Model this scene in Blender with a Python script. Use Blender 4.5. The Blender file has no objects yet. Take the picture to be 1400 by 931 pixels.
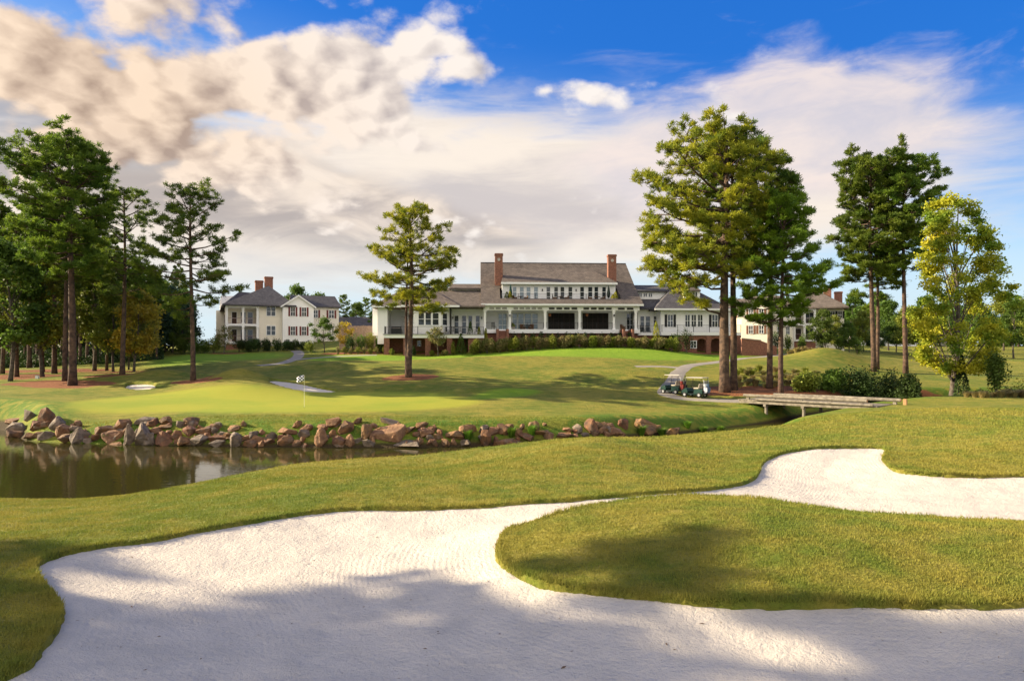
import bpy, bmesh, math, random
import numpy as np

# ------------------------------------------------------------------ scene, camera, sky, sun, exposure
sc = bpy.context.scene
COL = sc.collection
F, HY, CZ = 933.33, 486.0, 5.3          # pixels per unit of slope, horizon row, eye height above the pond
SUN_EL, SUN_A = 24.0, 8.0              # sun elevation; sun stands to the left, this far beyond the picture plane

cam_d = bpy.data.cameras.new('camera'); cam = bpy.data.objects.new('camera', cam_d); COL.objects.link(cam)
cam.location = (0, 0, CZ); cam.rotation_euler = (math.pi/2, 0, 0)
cam_d.sensor_width = 36; cam_d.lens = 24; cam_d.shift_y = 20.5/1400
cam_d.clip_start = 0.1; cam_d.clip_end = 6000
sc.camera = cam
sc.view_settings.view_transform = 'Standard'; sc.view_settings.look = 'None'
sc.view_settings.gamma = 1; sc.view_settings.exposure = 1.85
sc.view_settings.use_curve_mapping = False

a = math.radians(SUN_A); e = math.radians(SUN_EL)
sd = (-math.cos(a)*math.cos(e), math.sin(a)*math.cos(e), math.sin(e))     # towards the sun
sun_l = bpy.data.lights.new('sun', 'SUN'); sun_l.energy = 4.0; sun_l.angle = math.radians(0.55)
sun_l.color = (1.0, 0.83, 0.58)
sun = bpy.data.objects.new('sun', sun_l); COL.objects.link(sun)
from mathutils import Vector
sun.rotation_euler = Vector(sd).to_track_quat('Z', 'Y').to_euler()

class S:
    """a shader socket with arithmetic"""
    def __init__(s, nt, k): s.nt, s.k = nt, k
    def _m(s, op, *o):
        n = s.nt.nodes.new('ShaderNodeMath'); n.operation = op
        for i, v in enumerate((s,)+o):
            if isinstance(v, S): s.nt.links.new(v.k, n.inputs[i])
            else: n.inputs[i].default_value = v
        return S(s.nt, n.outputs[0])
    def __add__(s, o): return s._m('ADD', o)
    __radd__ = __add__
    def __mul__(s, o): return s._m('MULTIPLY', o)
    __rmul__ = __mul__
    def __sub__(s, o): return s._m('SUBTRACT', o)
    def __rsub__(s, o): return (s*-1.0)+o
    def __truediv__(s, o): return s._m('DIVIDE', o)
    def fn(s, op, *o): return s._m(op, *o)
    def clamp(s):
        r = s._m('ADD', 0.0); r.k.node.use_clamp = True; return r
    def smooth(s, lo, hi, a=0.0, b=1.0):
        n = s.nt.nodes.new('ShaderNodeMapRange'); n.interpolation_type = 'SMOOTHSTEP'
        s.nt.links.new(s.k, n.inputs[0])
        for i, v in enumerate((lo, hi, a, b)):
            if isinstance(v, S): s.nt.links.new(v.k, n.inputs[1+i])
            else: n.inputs[1+i].default_value = v
        return S(s.nt, n.outputs[0])

def node(nt, typ, ins=None, **props):
    n = nt.nodes.new(typ)
    for k, v in props.items(): setattr(n, k, v)
    for k, v in (ins or {}).items():
        s = n.inputs[k]
        if isinstance(v, S): nt.links.new(v.k, s)
        elif isinstance(v, bpy.types.NodeSocket): nt.links.new(v, s)
        else: s.default_value = v
    return n
def noise(nt, vec, scale, detail=4, rough=0.55, dist=0.0, typ='NOISE'):
    n = node(nt, 'ShaderNodeTexNoise', {'Vector': vec, 'Scale': scale, 'Detail': detail, 'Roughness': rough, 'Distortion': dist})
    return S(nt, n.outputs[0])
def mixc(nt, f, c1, c2, mode='MIX'):
    n = nt.nodes.new('ShaderNodeMix'); n.data_type = 'RGBA'; n.blend_type = mode
    for i, v in ((0, f), (6, c1), (7, c2)):
        if isinstance(v, S): nt.links.new(v.k, n.inputs[i])
        elif isinstance(v, bpy.types.NodeSocket): nt.links.new(v, n.inputs[i])
        else: n.inputs[i].default_value = v if i == 0 else (v[0], v[1], v[2], 1)
    return S(nt, n.outputs[2])
def comb(nt, x, y, z):
    n = node(nt, 'ShaderNodeCombineXYZ', {0: x, 1: y, 2: z}); return S(nt, n.outputs[0])

def build_world():
    w = bpy.data.worlds.new('World'); sc.world = w; w.cycles.sampling_method = 'MANUAL'; w.cycles.sample_map_resolution = 512; w.use_nodes = True
    nt = w.node_tree; nt.nodes.clear()
    tc = nt.nodes.new('ShaderNodeTexCoord')
    sep = node(nt, 'ShaderNodeSeparateXYZ', {0: tc.outputs['Generated']})
    x, y, z = (S(nt, o) for o in sep.outputs)
    az = x.fn('ARCTAN2', y); el = z.fn('ARCSINE')
    def ae(px, py):
        A = math.atan((px-700)/F); return A, math.atan((HY-py)/F*math.cos(A))
    def gauss(px, py, wx, wy, rot=0.0):
        A, E0 = ae(px, py); c, s_ = math.cos(math.radians(rot)), math.sin(math.radians(rot))
        dx, dy = az-A, el-E0
        p = (dx*c+dy*s_)*(F/wx); q = (dy*c-dx*s_)*(F/wy)
        return ((p*p+q*q)*-1.0).fn('EXPONENT') if False else S(nt, (p*p+q*q).fn('MULTIPLY', -1.0).fn('EXPONENT').k)
    sky = node(nt, 'ShaderNodeTexSky', sky_type='NISHITA', sun_disc=False, sun_elevation=e,
               sun_rotation=SKY_ROT, altitude=100, air_density=1.0, dust_density=0.6, ozone_density=4.0)
    hs = node(nt, 'ShaderNodeHueSaturation', {'Saturation': 1.35, 'Value': 1.0, 'Color': sky.outputs[0]})
    # clear air: the sky texture, deepened overhead towards the right, pale near the horizon
    elc = el.smooth(0.02, 0.50)
    deep = mixc(nt, (el+az*0.12).smooth(0.13, 0.44), (1.5, 2.05, 2.5), (0.06, 0.36, 1.6))
    base = mixc(nt, 0.8, S(nt, hs.outputs[0]), deep)
    # plane of the clouds
    inv = 1.0/(z.fn('MAXIMUM', 0.0)+0.16) if False else S(nt, (z.fn('MAXIMUM', 0.0)+0.38).fn('POWER', -1.0).k)
    cp = comb(nt, x*inv, y*inv, 0.0)
    def off(dx, dy):
        n = node(nt, 'ShaderNodeVectorMath', {0: cp, 1: (dx, dy, 0)}, operation='ADD'); return S(nt, n.outputs[0])
    # cumulus of the left and upper middle
    cov = (gauss(0, 130, 330, 190)*0.21 + gauss(260, 70, 190, 100)*0.13 + gauss(430, 110, 150, 90, 8)*0.23 + gauss(560, 50, 70, 45)*0.16 + gauss(330, 215, 240, 60, -10)*0.16
           + gauss(515, 95, 60, 40)*0.22 + gauss(660, 95, 40, 24)*0.17 + gauss(800, 122, 70, 26)*0.17 + gauss(620, 120, 90, 40)*0.08 + gauss(720, 0, 110, 30)*0.2 + gauss(160, 120, 90, 60)*0.1)
    wv = node(nt, 'ShaderNodeTexNoise', {'Vector': cp, 'Scale': 9.0, 'Detail': 3.0})
    wm = node(nt, 'ShaderNodeVectorMath', {0: wv.outputs[1], 1: (0.035, 0.035, 0.0)}, operation='MULTIPLY')
    wa = node(nt, 'ShaderNodeVectorMath', {0: cp, 1: wm.outputs[0]}, operation='ADD')
    def pf(dx, dy, det):
        o_ = node(nt, 'ShaderNodeVectorMath', {0: wa.outputs[0], 1: (7.3+dx, 2.1+dy, 0)}, operation='ADD'); ov = S(nt, o_.outputs[0])
        t = noise(nt, ov, 4.6, det, 0.5, 0.0)
        for sc_, am in ((8.0, 0.26), (18.0, 0.16)):
            vo = node(nt, 'ShaderNodeTexVoronoi', {'Vector': ov, 'Scale': sc_}, feature='F1')
            t = t+(0.42-S(nt, vo.outputs['Distance']))*am
        return t
    n1 = pf(0, 0, 7); n1s = pf(-0.022, -0.012, 7)
    fz = noise(nt, cp, 24.0, 5, 0.62)
    dens = (n1+cov-0.20+(fz-0.5)*0.16).smooth(0.42, 0.585)
    thick = (n1+cov-0.20).smooth(0.46, 0.80)
    lit = ((n1-n1s)*5.0+0.66).clamp()
    warm = gauss(50, 110, 380, 170)*1.1
    bn = noise(nt, cp, 2.3, 3, 0.5)
    grey = gauss(20, 190, 200, 55)*0.65 + gauss(250, 60, 60, 40)*0.3 + (bn-0.52)*1.2
    c_lit = mixc(nt, warm.clamp(), (2.8, 2.6, 2.45), (2.8, 2.2, 1.68))
    c_shd = mixc(nt, warm.clamp(), (1.35, 1.28, 1.38), (1.3, 0.95, 0.74))
    gl = (lit+0.22-thick*0.16-grey.clamp()*0.5).clamp()
    ccol = mixc(nt, gl, c_shd, c_lit)
    # soft grey layer low on the left, trailing off to the right
    sv = comb(nt, az*2.4, el*6.0, 0.0)
    n4 = noise(nt, sv, 2.4, 6, 0.55, 0.6)
    low = gauss(20, 255, 330, 85, -4)*0.95 + gauss(420, 280, 260, 55, -14)*0.85 + gauss(610, 320, 200, 32, -8)*0.45 + gauss(60, 170, 160, 60)*0.35
    low_m = (low*1.25+(n4-0.5)*1.4-0.10).smooth(0.12, 0.75)
    low_c = mixc(nt, (n4+gauss(60, 330, 260, 30)*0.5-gauss(150, 255, 300, 40, -8)*0.12).smooth(0.36, 0.66), (1.3, 1.15, 1.1), (2.75, 2.35, 1.98))
    # thin sheet over the middle and streaks near the horizon
    st = comb(nt, az*2.2, el*11.0, 0.0)
    n2 = noise(nt, st, 2.6, 7, 0.58, 0.4)
    sheet = (gauss(700, 260, 520, 120)*0.85+gauss(120, 330, 400, 110)*0.7+gauss(560, 190, 260, 50, -12)*0.35
             + gauss(1000, 270, 260, 70)*0.6 + gauss(700, 345, 420, 50)*0.3)
    sh_m = (sheet*1.1 + (n2-0.5)*1.1 - 0.12).smooth(0.05, 0.9)
    sh_c = mixc(nt, (n2+gauss(640, 290, 260, 45)*0.55+gauss(300, 320, 300, 50)*0.3).smooth(0.45, 1.0), (2.75, 2.45, 2.15), (1.85, 1.7, 1.68))
    # feathered fan of cirrus at the right
    ci_v = node(nt, 'ShaderNodeMapping', {'Vector': comb(nt, az, el, 0.0), 'Rotation': (0, 0, math.radians(-24)), 'Scale': (5.0, 13.0, 1.0)})
    n3 = noise(nt, S(nt, ci_v.outputs[0]), 1.5, 8, 0.6, 0.5)
    fan = gauss(1020, 215, 210, 80, 6)*0.95 + gauss(1150, 150, 130, 55, 0)*0.55 + gauss(930, 230, 170, 60)*0.5 + gauss(1240, 200, 80, 60, -20)*0.25 + gauss(1050, 95, 100, 40, 30)*0.25
    fan_m = (fan*1.15 + (n3-0.5)*1.5 - 0.12).smooth(0.1, 0.95)*0.92
    fan_c = mixc(nt, n3.smooth(0.3, 0.7), (1.95, 1.85, 2.0), (2.6, 2.25, 2.12))
    col = mixc(nt, sh_m, base, sh_c)
    col = mixc(nt, low_m*0.82, col, low_c)
    col = mixc(nt, fan_m, col, fan_c)
    col = mixc(nt, dens, col, ccol)
    # pale band of low air
    hz = el.smooth(0.02, 0.20, 1.0, 0.0)
    col = mixc(nt, hz*0.85, col, (1.95, 2.3, 2.5))
    # bright cloud cover added behind the viewer as fill light for shaded fronts
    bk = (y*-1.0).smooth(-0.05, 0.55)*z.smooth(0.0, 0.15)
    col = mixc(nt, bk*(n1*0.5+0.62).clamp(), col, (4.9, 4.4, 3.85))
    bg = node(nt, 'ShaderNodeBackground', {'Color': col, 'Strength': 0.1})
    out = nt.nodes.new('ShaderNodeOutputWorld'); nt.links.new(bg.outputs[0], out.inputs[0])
sc.cycles.max_bounces = 6; sc.cycles.diffuse_bounces = 3; sc.cycles.glossy_bounces = 3; sc.cycles.transmission_bounces = 3
SKY_ROT = math.radians(-(90-SUN_A))
build_world()
# ------------------------------------------------------------------ helpers
rnd = random.Random(7)
def P(px, py, D): return ((px-700)/F*D, D, CZ-(py-HY)/F*D)

class MB:
    """collects faces; build() links them as ONE mesh object"""
    def __init__(s): s.v, s.f = [], []
    def add(s, vs, fs):
        k = len(s.v); s.v += [tuple(p) for p in vs]; s.f += [tuple(i+k for i in f) for f in fs]; return s
    def box(s, x0, x1, y0, y1, z0, z1):
        if x0 > x1: x0, x1 = x1, x0
        if y0 > y1: y0, y1 = y1, y0
        if z0 > z1: z0, z1 = z1, z0
        return s.add([(x, y, z) for z in (z0, z1) for x, y in ((x0, y0), (x1, y0), (x1, y1), (x0, y1))],
              [(0, 3, 2, 1), (4, 5, 6, 7), (0, 1, 5, 4), (1, 2, 6, 5), (2, 3, 7, 6), (3, 0, 4, 7)])
    def quad(s, *p): return s.add(p, [tuple(range(len(p)))])
    def prism(s, poly, d):
        """polygon of 3-D points pushed along d"""
        n = len(poly); q = [tuple(p[i]+d[i] for i in range(3)) for p in poly]
        return s.add(list(poly)+q, [tuple(range(n))[::-1], tuple(range(n, 2*n))]+[(i, (i+1) % n, n+(i+1) % n, n+i) for i in range(n)])
    def tube(s, pts, rad, n=8, cap=True):
        pts = [Vector(p) for p in pts]
        if not hasattr(rad, '__len__'): rad = [rad]*len(pts)
        k0 = len(s.v); up = None
        for i, p in enumerate(pts):
            t = (pts[min(i+1, len(pts)-1)]-pts[max(i-1, 0)])
            t = t.normalized() if t.length > 1e-9 else Vector((0, 0, 1))
            if up is None: up = t.orthogonal().normalized()
            up = (up-t*up.dot(t)); up = up.normalized() if up.length > 1e-6 else t.orthogonal().normalized()
            w = t.cross(up)
            for j in range(n):
                an = 2*math.pi*j/n
                s.v.append(tuple(p+(up*math.cos(an)+w*math.sin(an))*rad[i]))
        for i in range(len(pts)-1):
            for j in range(n):
                b = k0+i*n; s.f.append((b+j, b+(j+1) % n, b+n+(j+1) % n, b+n+j))
        if cap:
            s.f.append(tuple(k0+j for j in range(n))[::-1]); b = k0+(len(pts)-1)*n; s.f.append(tuple(b+j for j in range(n)))
        return s
    def cyl(s, c, r, h, n=12, axis='z', r2=None):
        d = {'x': (h, 0, 0), 'y': (0, h, 0), 'z': (0, 0, h)}[axis]
        return s.tube([c, tuple(c[i]+d[i] for i in range(3))], [r, r if r2 is None else r2], n)
    def lathe(s, prof, c=(0, 0, 0), n=16):
        return s.tube([(c[0], c[1], c[2]+z) for r, z in prof], [max(r, 1e-3) for r, z in prof], n)
    def build(s, name, mat, parent=None, smooth=False, bevel=0):
        me = bpy.data.meshes.new(name); me.from_pydata(s.v, [], s.f); me.validate()
        bm = bmesh.new(); bm.from_mesh(me); bmesh.ops.recalc_face_normals(bm, faces=bm.faces)
        if bevel: bmesh.ops.bevel(bm, geom=[ed for ed in bm.edges if len(ed.link_faces) == 2 and ed.calc_face_angle(0) > 0.5], offset=bevel, segments=2, affect='EDGES', clamp_overlap=True)
        bm.to_mesh(me); bm.free()
        if smooth: me.polygons.foreach_set('use_smooth', [True]*len(me.polygons))
        return link(name, me, mat, parent)
def link(name, me, mat, parent=None):
    o = bpy.data.objects.new(name, me); COL.objects.link(o)
    if mat is not None: me.materials.append(mat)
    if parent is not None: o.parent = parent
    return o
def tag(o, label, cat, group=None):
    o['label'] = label; o['category'] = cat
    if group: o['group'] = group
    return o
def thing(name, label, cat, loc=(0, 0, 0), rot=0.0, group=None):
    o = bpy.data.objects.new(name, None); COL.objects.link(o)
    o.empty_display_size = 0.2; o.location = loc; o.rotation_euler = (0, 0, rot)
    return tag(o, label, cat, group)
def copy_tree(o, parent=None):
    c = o.copy(); COL.objects.link(c)
    if parent is not None: c.parent = parent
    for ch in list(o.children): copy_tree(ch, c)
    return c
def poly_mesh(name, V, mat, parent=None):
    """V: (n, k, 3) array of separate k-cornered faces"""
    V = np.asarray(V, dtype=np.float32); n, k, _ = V.shape
    me = bpy.data.meshes.new(name)
    me.vertices.add(n*k); me.vertices.foreach_set('co', V.ravel())
    me.loops.add(n*k); me.loops.foreach_set('vertex_index', np.arange(n*k, dtype=np.int32))
    me.polygons.add(n); me.polygons.foreach_set('loop_start', np.arange(0, n*k, k, dtype=np.int32))
    me.polygons.foreach_set('loop_total', np.full(n, k, dtype=np.int32))
    me.update(calc_edges=True)
    return link(name, me, mat, parent)
def grid_mesh(name, X, Y, Z, keep=None, mat=None, attrs=None):
    R, C = X.shape; idx = np.arange(R*C).reshape(R, C)
    q = np.stack([idx[:-1, :-1], idx[:-1, 1:], idx[1:, 1:], idx[1:, :-1]], -1).reshape(-1, 4)
    if keep is not None:
        k = keep.ravel(); q = q[k[q].any(1)]
        used = np.unique(q); remap = np.full(R*C, -1); remap[used] = np.arange(len(used)); q = remap[q]
    else: used = np.arange(R*C)
    co = np.stack([X.ravel()[used], Y.ravel()[used], Z.ravel()[used]], -1).astype(np.float32)
    me = bpy.data.meshes.new(name)
    me.vertices.add(len(co)); me.vertices.foreach_set('co', co.ravel())
    me.loops.add(q.size); me.loops.foreach_set('vertex_index', q.ravel().astype(np.int32))
    me.polygons.add(len(q)); me.polygons.foreach_set('loop_start', np.arange(0, q.size, 4, dtype=np.int32))
    me.polygons.foreach_set('loop_total', np.full(len(q), 4, dtype=np.int32))
    me.polygons.foreach_set('use_smooth', np.ones(len(q), dtype=bool))
    me.update(calc_edges=True)
    for nm, arr in (attrs or {}).items():
        at = me.attributes.new(nm, 'FLOAT', 'POINT'); at.data.foreach_set('value', arr.ravel()[used].astype(np.float32))
    return link(name, me, mat)

# ------------------------------------------------------------------ materials
MATS = {}
def mat(name, color, rough=0.8, var=0.0, scale=3.0, bump=0.0, bscale=20.0, spec=0.3, metal=0.0, trans=0.0, objvar=0.0, color2=None, detail=5, sss=0.0):
    """principled surface with noise between color and color2 (or a darker self), optional bump and per-object variation"""
    m = bpy.data.materials.new(name); m.use_nodes = True; nt = m.node_tree
    b = nt.nodes['Principled BSDF']; out = nt.nodes['Material Output']
    tc = nt.nodes.new('ShaderNodeTexCoord').outputs['Object']
    b.inputs['Roughness'].default_value = rough; b.inputs['Specular IOR Level'].default_value = spec; b.inputs['Metallic'].default_value = metal
    c = S(nt, node(nt, 'ShaderNodeRGB').outputs[0]); c.k.default_value = (*color, 1)
    if color2 or var:
        c2 = color2 or tuple(k*(1-var) for k in color)
        f = noise(nt, tc, scale, detail, 0.6).smooth(0.3, 0.7)
        c = mixc(nt, f, color, c2)
    if objvar:
        r = S(nt, node(nt, 'ShaderNodeObjectInfo').outputs['Random'])
        hs = node(nt, 'ShaderNodeHueSaturation', {'Hue': r*(objvar*0.08)+(0.5-objvar*0.04), 'Value': r*objvar+(1-objvar*0.5), 'Color': c}); c = S(nt, hs.outputs[0])
    nt.links.new(c.k, b.inputs['Base Color'])
    if bump:
        h = noise(nt, tc, bscale, 5, 0.6)
        bn = node(nt, 'ShaderNodeBump', {'Strength': 1.0, 'Distance': bump, 'Height': h}); nt.links.new(bn.outputs[0], b.inputs['Normal'])
    if trans:
        t = node(nt, 'ShaderNodeBsdfTranslucent', {'Color': c})
        mx = node(nt, 'ShaderNodeMixShader', {0: trans, 1: b.outputs[0], 2: t.outputs[0]}); nt.links.new(mx.outputs[0], out.inputs[0])
    MATS[name] = m; return m
def leafmat(name, c1, c2, trans=0.35, objvar=0.25, scale=0.6, rough=0.6):
    return mat(name, c1, rough, color2=c2, scale=scale, trans=trans, objvar=objvar, spec=0.25, detail=3)

# ------------------------------------------------------------------ terrain heights
CTRL = [  # (photo column, distance, height)
 (-1200,3,1.8),(-300,4,1.8),(700,3,1.55),(1700,4,1.7),(2600,3,1.7),
 (-300,6,1.8),(200,6,1.65),(700,6,1.55),(1200,6,1.6),(1700,6,1.7),
 (-900,9,1.9),(-300,9,1.9),(0,8.5,1.78),(300,9,1.6),(700,9,1.58),(1050,9.4,1.62),(1400,9.2,1.65),(1900,9,1.7),
 (1700,11.5,2.1),(1400,12.3,2.2),(1200,13,2.14),(1000,14.8,2.13),(900,15,2.08),(800,14.3,2.0),(725,13.9,1.8),
 (1100,11.2,1.98),(1300,10.9,1.98),(900,12,1.92),(770,12.4,1.78),(680,13.2,1.62),
 (1400,15,1.66),(1200,16,1.66),(1000,18.3,1.66),(1700,15,1.7),(560,13,1.58),(400,12.5,1.58),(250,11.5,1.6),
 (1300,18,1.63),(1150,23,1.72),(1120,24.6,1.86),(1210,26,1.8),(1400,21.7,1.66),(1300,22.5,1.68),(1700,21,1.8),
 (1400,25.5,2.25),(1300,26.5,1.98),(1250,25,1.8),(1400,35,1.95),(1400,45,1.9),(1300,42,1.97),(1200,40,1.88),(1200,31,1.82),(1700,27,2.4),(1700,42,2.1),
 (1100,29,1.75),(1100,40,1.45),(1000,34,1.42),(1000,23,1.5),(1010,19.4,1.64),
 (800,16.6,1.76),(800,20,1.80),(810,26.5,2.12),(800,31,1.55),(600,16.5,1.64),(600,19.5,1.66),(600,26.3,1.16),(700,26.2,1.52),(690,20,1.7),
 (450,16,1.68),(450,19.7,1.62),(460,26,1.18),(300,14.4,1.69),(300,17.5,1.47),(320,25,0.88),(150,13,1.69),(150,18,1.17),(150,25,0.34),
 (0,13.2,1.7),(0,19,0.94),(0,25.5,0.34),(-300,13,1.8),(-300,20,1.2),(-300,27,0.4),(-900,15,1.9),(-900,27,1.0),
 (885,28,1.72),(940,29,1.6),(1010,30,1.55),
 (40,46,1.75),(0,50,1.9),(70,43.5,0.95),(130,42.5,0.8),(200,42.5,1.12),(300,42.8,1.35),(450,43,1.43),(600,43.5,1.38),(700,43.5,1.38),(850,44,1.3),(950,47,1.0),(1010,54,1.0),
 (100,50,1.87),(416,48,1.66),(300,55,1.86),(600,55,1.83),(720,50,1.6),(416,62,2.12),(200,62,2.1),(600,62,2.08),(800,56,1.76),(937,60,1.72),(850,66,2.15),
 (700,68,2.65),(560,70,3.1),(400,74,3.1),(262,65,2.8),(330,64,3.15),(330,70,3.0),(97,66,2.45),(150,69,2.9),(22,75,2.97),(170,74,3.3),(150,85,3.57),(250,95,4.9),(0,90,3.5),
 (300,108,5.9),(400,108,6.2),(370,114,7.0),(480,95,5.3),(480,110,7.0),(560,96,5.2),(620,97,5.5),(700,98,6.15),(800,98,6.6),(900,98,6.4),(960,98,5.55),(1010,98,5.5),
 (760,93,5.9),(760,85,4.75),(760,78,4.0),(600,80,4.25),(950,84,4.3),(950,72,3.0),(1000,62,2.04),(1069,60,1.9),(1060,70,2.75),(1050,95,5.1),(1130,90,5.5),(1120,82,4.0),(1190,95,5.1),
 (1195,84,3.35),(1240,82,3.0),(1298,65,1.95),(1400,66,2.05),(1340,85,3.1),(1250,110,4.8),(1400,120,4.9),(1300,170,6.8),(1100,130,6.9),(1400,200,8.0),
 (700,130,9.0),(700,112,8.6),(0,150,4.2),(-400,100,3.5),(-400,50,2.2),(-900,70,3),(1800,50,2.2),(1800,100,4.2),(2300,60,3),(1250,60,1.95),(1150,58,1.85),
 (0,300,9),(700,300,10.5),(1400,300,9),(-900,300,9),(2300,300,9),(700,1000,10),(-600,1000,10),(2000,1000,10),(700,3500,10),
]
def _uv(x, y): return np.stack([x/y, np.log(y)], -1)
_c = np.array(CTRL, dtype=float); _cx = (_c[:, 0]-700)/F; _cp = np.stack([_cx, np.log(_c[:, 1])], -1)
def _K(a_, b_):
    r2 = ((a_[:, None, :]-b_[None, :, :])**2).sum(-1); return 0.5*r2*np.log(r2+1e-9)
_n = len(_c); _A = np.zeros((_n+3, _n+3)); _A[:_n, :_n] = _K(_cp, _cp)+np.eye(_n)*4e-4
_A[:_n, _n] = 1; _A[:_n, _n+1:] = _cp; _A[_n, :_n] = 1; _A[_n+1:, :_n] = _cp.T
_w = np.linalg.solve(_A, np.concatenate([_c[:, 2], np.zeros(3)]))
def upland(x, y):
    x = np.atleast_1d(np.asarray(x, float)); y = np.maximum(np.atleast_1d(np.asarray(y, float)), 0.5)
    uv = _uv(x.ravel(), y.ravel()); out = np.empty(len(uv))
    for i in range(0, len(uv), 20000):
        q = uv[i:i+20000]; out[i:i+20000] = _K(q, _cp)@_w[:_n]+_w[_n]+q@_w[_n+1:]
    return out.reshape(x.shape)

def catmull(pts, n=8, closed=True):
    pts = [np.array(p, float) for p in pts]; L = len(pts); out = []
    for i in range(L if closed else L-1):
        p0, p1, p2, p3 = (pts[(i+k) % L] if closed else pts[min(max(i+k, 0), L-1)] for k in (-1, 0, 1, 2))
        for t in np.linspace(0, 1, n, endpoint=False):
            out.append(0.5*((2*p1)+(p2-p0)*t+(2*p0-5*p1+4*p2-p3)*t*t+(3*p1-p0-3*p2+p3)*t**3))
    if not closed: out.append(pts[-1])
    return np.array(out)
def sdf(poly, x, y, far=6.0):
    """signed distance to a closed polygon, negative inside; clipped at +far"""
    x = np.asarray(x, float); y = np.asarray(y, float); shp = x.shape; x = x.ravel(); y = y.ravel()
    out = np.full(x.shape, far); lo, hi = poly.min(0)-far, poly.max(0)+far
    sel = np.where((x > lo[0]) & (x < hi[0]) & (y > lo[1]) & (y < hi[1]))[0]
    a_ = poly; b_ = np.roll(poly, -1, 0)
    for i in range(0, len(sel), 20000):
        k = sel[i:i+20000]; X = x[k][:, None]; Y = y[k][:, None]
        ex, ey = b_[:, 0]-a_[:, 0], b_[:, 1]-a_[:, 1]
        t = np.clip(((X-a_[:, 0])*ex+(Y-a_[:, 1])*ey)/(ex*ex+ey*ey+1e-12), 0, 1)
        d = np.sqrt(((X-a_[:, 0]-t*ex)**2+(Y-a_[:, 1]-t*ey)**2).min(1))
        c = ((a_[:, 1] > Y) != (b_[:, 1] > Y)) & (X < (b_[:, 0]-a_[:, 0])*(Y-a_[:, 1])/(b_[:, 1]-a_[:, 1]+1e-12)+a_[:, 0])
        out[k] = np.where(c.sum(1) % 2 == 1, -d, np.minimum(d, far))
    return out.reshape(shp)
def sstep(a_, b_, x): t = np.clip((x-a_)/(b_-a_), 0, 1); return t*t*(3-2*t)
def hits(pxs):  # photo points (column, row) on the upland -> plan points
    return np.array([ray(px, py, up=True)[:2] for px, py, *r in pxs])

POND = catmull([(-60,24),(-40,25),(-28,25.6),(-19.5,26.6),(-15,26.9),(-12,29.2),(-9,31.2),(-4,33),(0,34.2),(4,35.6),(9,39),(13.5,42),(18.5,47.5),(27,54.6),(38,60.5),(50,64),
  (50,67),(36,64.2),(25.6,57.6),(17.4,51.2),(12.2,47),(8.6,44.3),(5,41.6),(0,40.3),(-6,39.2),(-14,39.3),(-20,39.9),(-25.5,40.6),(-30,42),(-33,45.5),(-37.5,49.5),(-46,52),(-60,53)], 6)
def carve_pond(x, y, z):
    d = sdf(POND, x, y, 8.0)
    near = sstep(0, 1, (y-(33+0.45*np.clip(x, -40, 30)*0.6+4))/4.0)            # 1 on the far bank
    w = 4.2-2.0*near
    zz = -0.9+(z+0.9)*sstep(-1.6, w, d)
    return np.where(d < w, zz, z), d
BUNK = {}
def ground_raw(x, y):
    z, d = carve_pond(x, y, upland(x, y)); return z
def ray(px, py, up=False, dmin=3.0, dmax=400.0, fn=None):
    """first point of the ground seen at a photo position beyond dmin"""
    D = np.exp(np.linspace(math.log(dmin), math.log(dmax), 1500)); u = (px-700)/F
    zr = CZ-(py-HY)/F*D; zg = (fn or (upland if up else ground))(u*D, D)
    k = np.where(zg >= zr)[0]; i = k[0] if len(k) else int(np.argmin(zr-zg))
    if i > 0:
        a0, a1 = zr[i-1]-zg[i-1], zr[i]-zg[i]; t = a0/(a0-a1) if a0 != a1 else 0; Dd = D[i-1]+(D[i]-D[i-1])*min(max(t, 0), 1)
    else: Dd = D[i]
    return np.array([u*Dd, Dd, CZ-(py-HY)/F*Dd])

# bunker outlines traced in the photograph, laid on the ground in plan
EDGE_A = [(50,782),(82,760),(150,745),(200,738),(300,720),(450,697),(600,692),(720,688),(810,684),(900,677),(965,668),(1010,659),(1032,648),(1038,638),(1042,630),(1060,624),(1120,618),(1205,617)]
EDGE_B = [(1206,628),(1222,638),(1260,643),(1330,645),(1400,645)]
EDGE_C = [(1400,723),(1300,720),(1200,713),(1100,701),(1010,685),(955,679),(900,681),(800,694),(730,713),(690,732),(678,750),(690,775),(730,797),(800,813),(900,826),(1000,834),(1200,838),(1400,840)]
def _plan(pts, z): return [((px-700)/F*((CZ-z)*F/(py-HY)), (CZ-z)*F/(py-HY)) for px, py in pts]
_a = _plan(EDGE_A, 1.68); _b = _plan(EDGE_B, 1.72)
_c1 = [((px-700)/F*D, D) for px, D in ((1750,14.2),(1560,14.1),(1400,13.9),(1300,14.1),(1200,14.6),(1100,15.4),(1010,16.7),(955,17.0),(900,16.5),(800,15.2),(730,14.3))]
_c2 = _plan(EDGE_C[9:], 1.60)
_front = [(10.5,10.2),(15.5,10.6),(15,5.5),(6,3.6),(-2,3.4),(-6.0,6.2)]
_left = _plan([(20,931),(58,892),(84,852),(80,826)], 1.66)
BUNKER = catmull(_a+_b+[(20,20.6),(22,17.5)]+[( _c1[0][0]+2.2, 15.2)]+_c1+_c2+_front+_left, 6)
BUNKER2 = catmull([((px-700)/F*D, D) for px, D in ((366,65.0),(385,62.8),(420,61.6),(450,61.6),(463,62.6),(440,64.2),(405,66.6),(374,67.4))], 6)
BUNKER3 = catmull([((px-700)/F*D, D) for px, D in ((170,64),(192,62.8),(214,63.6),(212,66),(190,66.8),(172,66))], 6)
SAND_DROP = 0.06
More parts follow.
